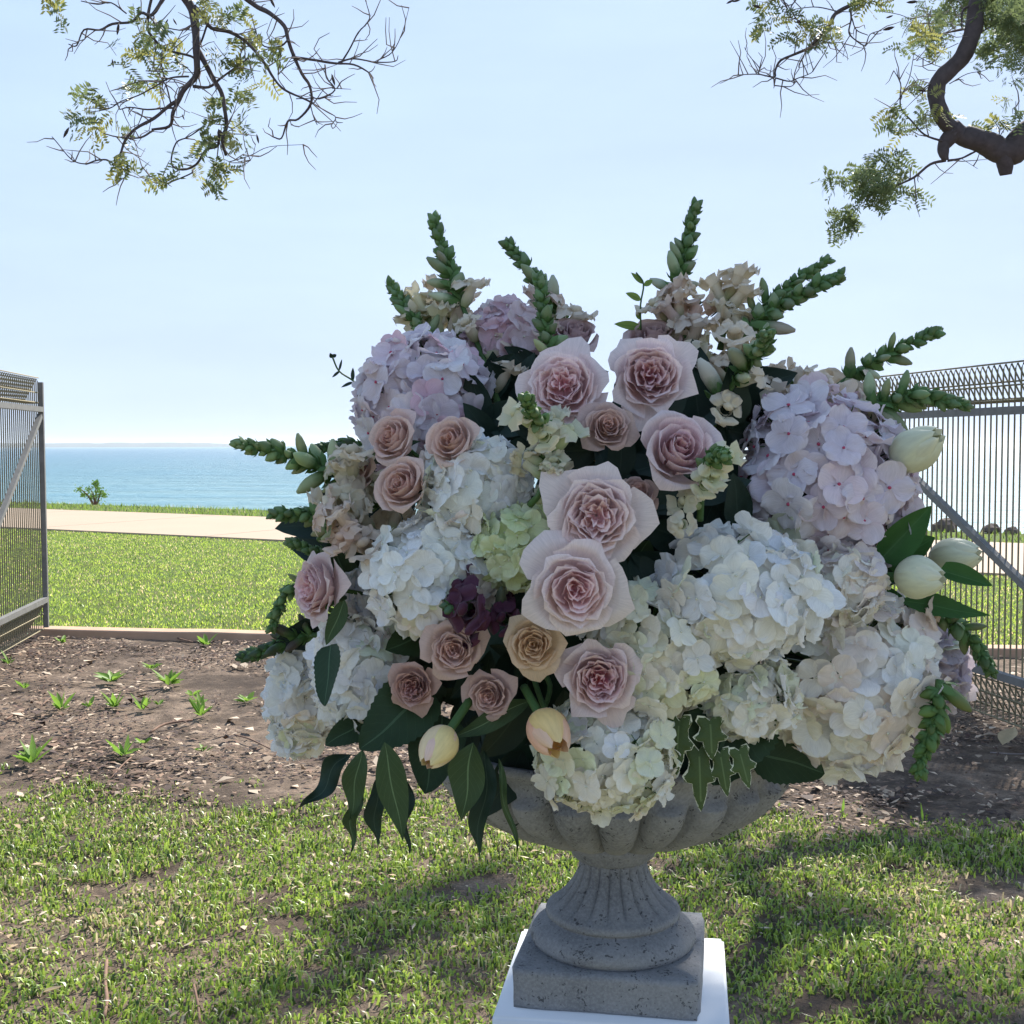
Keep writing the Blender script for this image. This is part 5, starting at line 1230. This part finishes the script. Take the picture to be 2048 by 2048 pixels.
# ================================================================== small ground things
def weed(px, py, s, n, label, grp=None):
    g = G(px, py); t = thing('weed_seedling', label, 'weed', (g.x, g.y, 0), grp); s *= 1.35; n = int(n * 1.4)
    for k in range(n):
        a = random.random() * 6.28; L = s * random.uniform(.6, 1.2); b = Vector((math.cos(a) * s * .15, math.sin(a) * s * .15, random.uniform(0, s * .25))); e = b + Vector((math.cos(a) * L, math.sin(a) * L, random.uniform(.2, .7 + .5 * (int(py) % 3)) * L))
        place_leaf('leaf', b, e, L * .45, M['weed'], (random.gauss(0, .3), random.gauss(0, .3), 1), parent=t, shape=('oval', 'lance', 'broad')[int(px) % 3], nv=6, nu=3, fold=.2)
Z6 = lambda a, b: (a * .4130, 1250 + b * .4130)
for a, b, s, n, lab in ((540, 280, .07, 14, 'leafy green weed in the mulch, largest of the patch left of centre'), (555, 400, .05, 10, 'low green weed just below the largest weed'), (300, 415, .05, 9, 'bright green weed in the mulch on the left'), (430, 400, .035, 6, 'tiny weed between two larger weeds on the left'),
    (820, 290, .065, 13, 'bushy green weed in the mulch right of the largest one'), (735, 215, .05, 8, 'upright grassy weed near the timber edging'), (930, 345, .04, 6, 'small yellow green weed right of the bushy weed'), (690, 415, .04, 7, 'flat rosette weed in the middle of the bed'), (770, 390, .03, 5, 'tiny rosette weed beside the flat rosette'),
    (970, 390, .04, 7, 'small weed left of the far left white hydrangea'), (975, 445, .045, 9, 'dark small weed by the long lying stick'), (1195, 375, .045, 8, 'pale small weed just left of the white hydrangeas'), (155, 670, .06, 11, 'yellow green clump at the far left of the bed'), (120, 310, .035, 6, 'faint seedling near the left gate'),
    (300, 90, .045, 8, 'dark little weed against the timber edging'), (45, 190, .04, 5, 'yellow sprout beside the left gate foot'), (600, 640, .05, 8, 'grassy seedling where the bed meets the grass'), (990, 615, .03, 5, 'tiny seedling at the grass boundary left of the flowers'), (1000, 100, .05, 8, 'weed growing at the timber edging beside the burgundy snapdragon'), (690, 580, .03, 5, 'tiny sprout in bare soil in the middle')):
    weed(*Z6(a, b), s, n, lab)
g = G(1685, 1625); t = thing('weed_seedling', 'lone grass shoot in bare soil right of the urn bowl', 'weed', (g.x, g.y, 0))
place_leaf('leaf', (0, 0, 0), (.005, 0, .06), .012, M['weed'], (0, -1, 0), parent=t, shape='lance', nv=6, nu=3)
g = G(1846, 1645); t = thing('weed_seedling', 'lone grass shoot in the shade at the right', 'weed', (g.x, g.y, 0))
place_leaf('leaf', (0, 0, 0), (-.01, 0, .08), .010, M['weed'], (0, -1, 0), parent=t, shape='lance', nv=6, nu=3)
def stick(pts, r, label, mat='stick'):
    gs = [G(*q, .012) for q in pts]; V, Fs = tube_data([p - gs[0] for p in smooth_path(gs, 3)], [r * random.uniform(.7, 1.1) for _ in range((len(gs) - 1) * 3 + 1)], 6, wob=.1)
    o = ob('stick', mk('stick', V, Fs, M[mat])); o.location = gs[0]; tag(o, label, 'stick')
stick([(214, 1920), (210, 1960), (214, 2000), (208, 2035)], .006, 'reddish brown upright lying stick in the near grass at lower left')
stick([(388, 1970), (396, 2010), (400, 2046)], .004, 'thin dry stalk in the grass right of the brown stick')
stick([(300, 1465), (330, 1448), (385, 1440)], .007, 'long dark stick lying in the middle of the bed')
stick([(80, 1415), (95, 1400), (108, 1392)], .004, 'short thin twig left of the bright weed')
stick([(10, 1440), (28, 1430), (46, 1422)], .007, 'pale stick at the left edge of the bed')
stick([(220, 1558), (245, 1530), (262, 1515)], .004, 'thin pale twig just above the grass boundary')
stick([(470, 1470), (500, 1478), (545, 1500)], .005, 'dark root-like twig left of the hanging leaves')
stick([(1695, 1542), (1712, 1552), (1730, 1563)], .009, 'short thick grey stick in the shade right of the urn', 'twig')
stick([(1980, 1505), (2020, 1508), (2060, 1508)], .004, 'thin straw-coloured stalk in the shade at the right edge', 'twig')
stick([(355, 1276), (370, 1280), (385, 1284)], .006, 'small dark twig lying on the timber edging')
for px, py, e, lab in ((85, 1985, (45, -8), 'pale dry leaf lying in the grass at lower left'), (820 * .413, 2035, (22, -12), 'small curled dry leaf at the bottom edge of the grass'), (2005, 1490, (25, -22), 'grey curled dead leaf in the shaded bed at the right')):
    g0 = G(px, py, .03); g1 = G(px + e[0], py + e[1], .035)
    o = place_leaf('dry_leaf', g0, g1, (g1 - g0).length * .35, M['drybleaf'], (0, 0, 1), shape='lance', nv=10, nu=5, bend=.15, fold=.3); tag(o, lab, 'dry leaf')
# shrub on the verge by the sea
g = P(192, 998, 28.5); t = thing('shrub', 'small dark green shrub on the grass edge against the sea at left', 'shrub', (g.x, g.y, -.05))
V, Fs = [], []
for px, py in ((158, 975), (168, 985), (180, 975), (192, 968), (205, 980), (172, 990), (186, 985), (200, 992)):
    e = P(px, py, 28.5) - Vector(t.location); tube_data([Vector((e.x * .2, 0, 0)), e * .5 + Vector((0, 0, .05)), e], [.02, .015, .008], 5, V, Fs)
ob('stems', mk('stems', V, Fs, M['stick']), t)
V, Fs, UV = [], [], []
for px, py, r in ((158, 978, 7), (167, 990, 6), (178, 978, 7), (190, 968, 6), (196, 975, 8), (204, 985, 9), (190, 988, 10), (200, 992, 10), (208, 990, 6), (182, 992, 8), (193, 965, 4)):
    e = P(px, py, 28.5) - Vector(t.location); rr = r / F0 * 28.5
    for k in range(45):
        p = e + Vector((random.gauss(0, .5), random.gauss(0, .5), random.gauss(0, .5))) * rr; a = Vector((random.gauss(0, 1), random.gauss(0, 1), random.gauss(0, 1))).normalized(); b = a.orthogonal() * .5; s = .045
        off = len(V); V += [p, p + (a * .5 + b) * s, p + a * s, p + (a * .5 - b) * s]; Fs.append((off, off + 1, off + 2, off + 3))
ob('crown', mk('crown', V, Fs, M['weed'], smooth=False), t)

# ------------------------------------------------------------------ sea haze: one even box of air round the camera and the whole scene
V, Fs = [], []; box(V, Fs, (0, 4400, 10.5), (18600, 9400, 35)); hz = bpy.data.materials.new('haze_air'); hz.use_nodes = True; hn = hz.node_tree; hn.nodes.clear()
ho = hn.nodes.new('ShaderNodeOutputMaterial'); hv = hn.nodes.new('ShaderNodeVolumePrincipled'); hv.inputs['Color'].default_value = (.84, .93, 1, 1); hv.inputs['Density'].default_value = HAZE; hv.inputs['Anisotropy'].default_value = .3
hn.links.new(hv.outputs[0], ho.inputs['Volume'])
hb = ob('haze', mk('haze', V, Fs, hz, smooth=False)); tag(hb, kind='stuff')
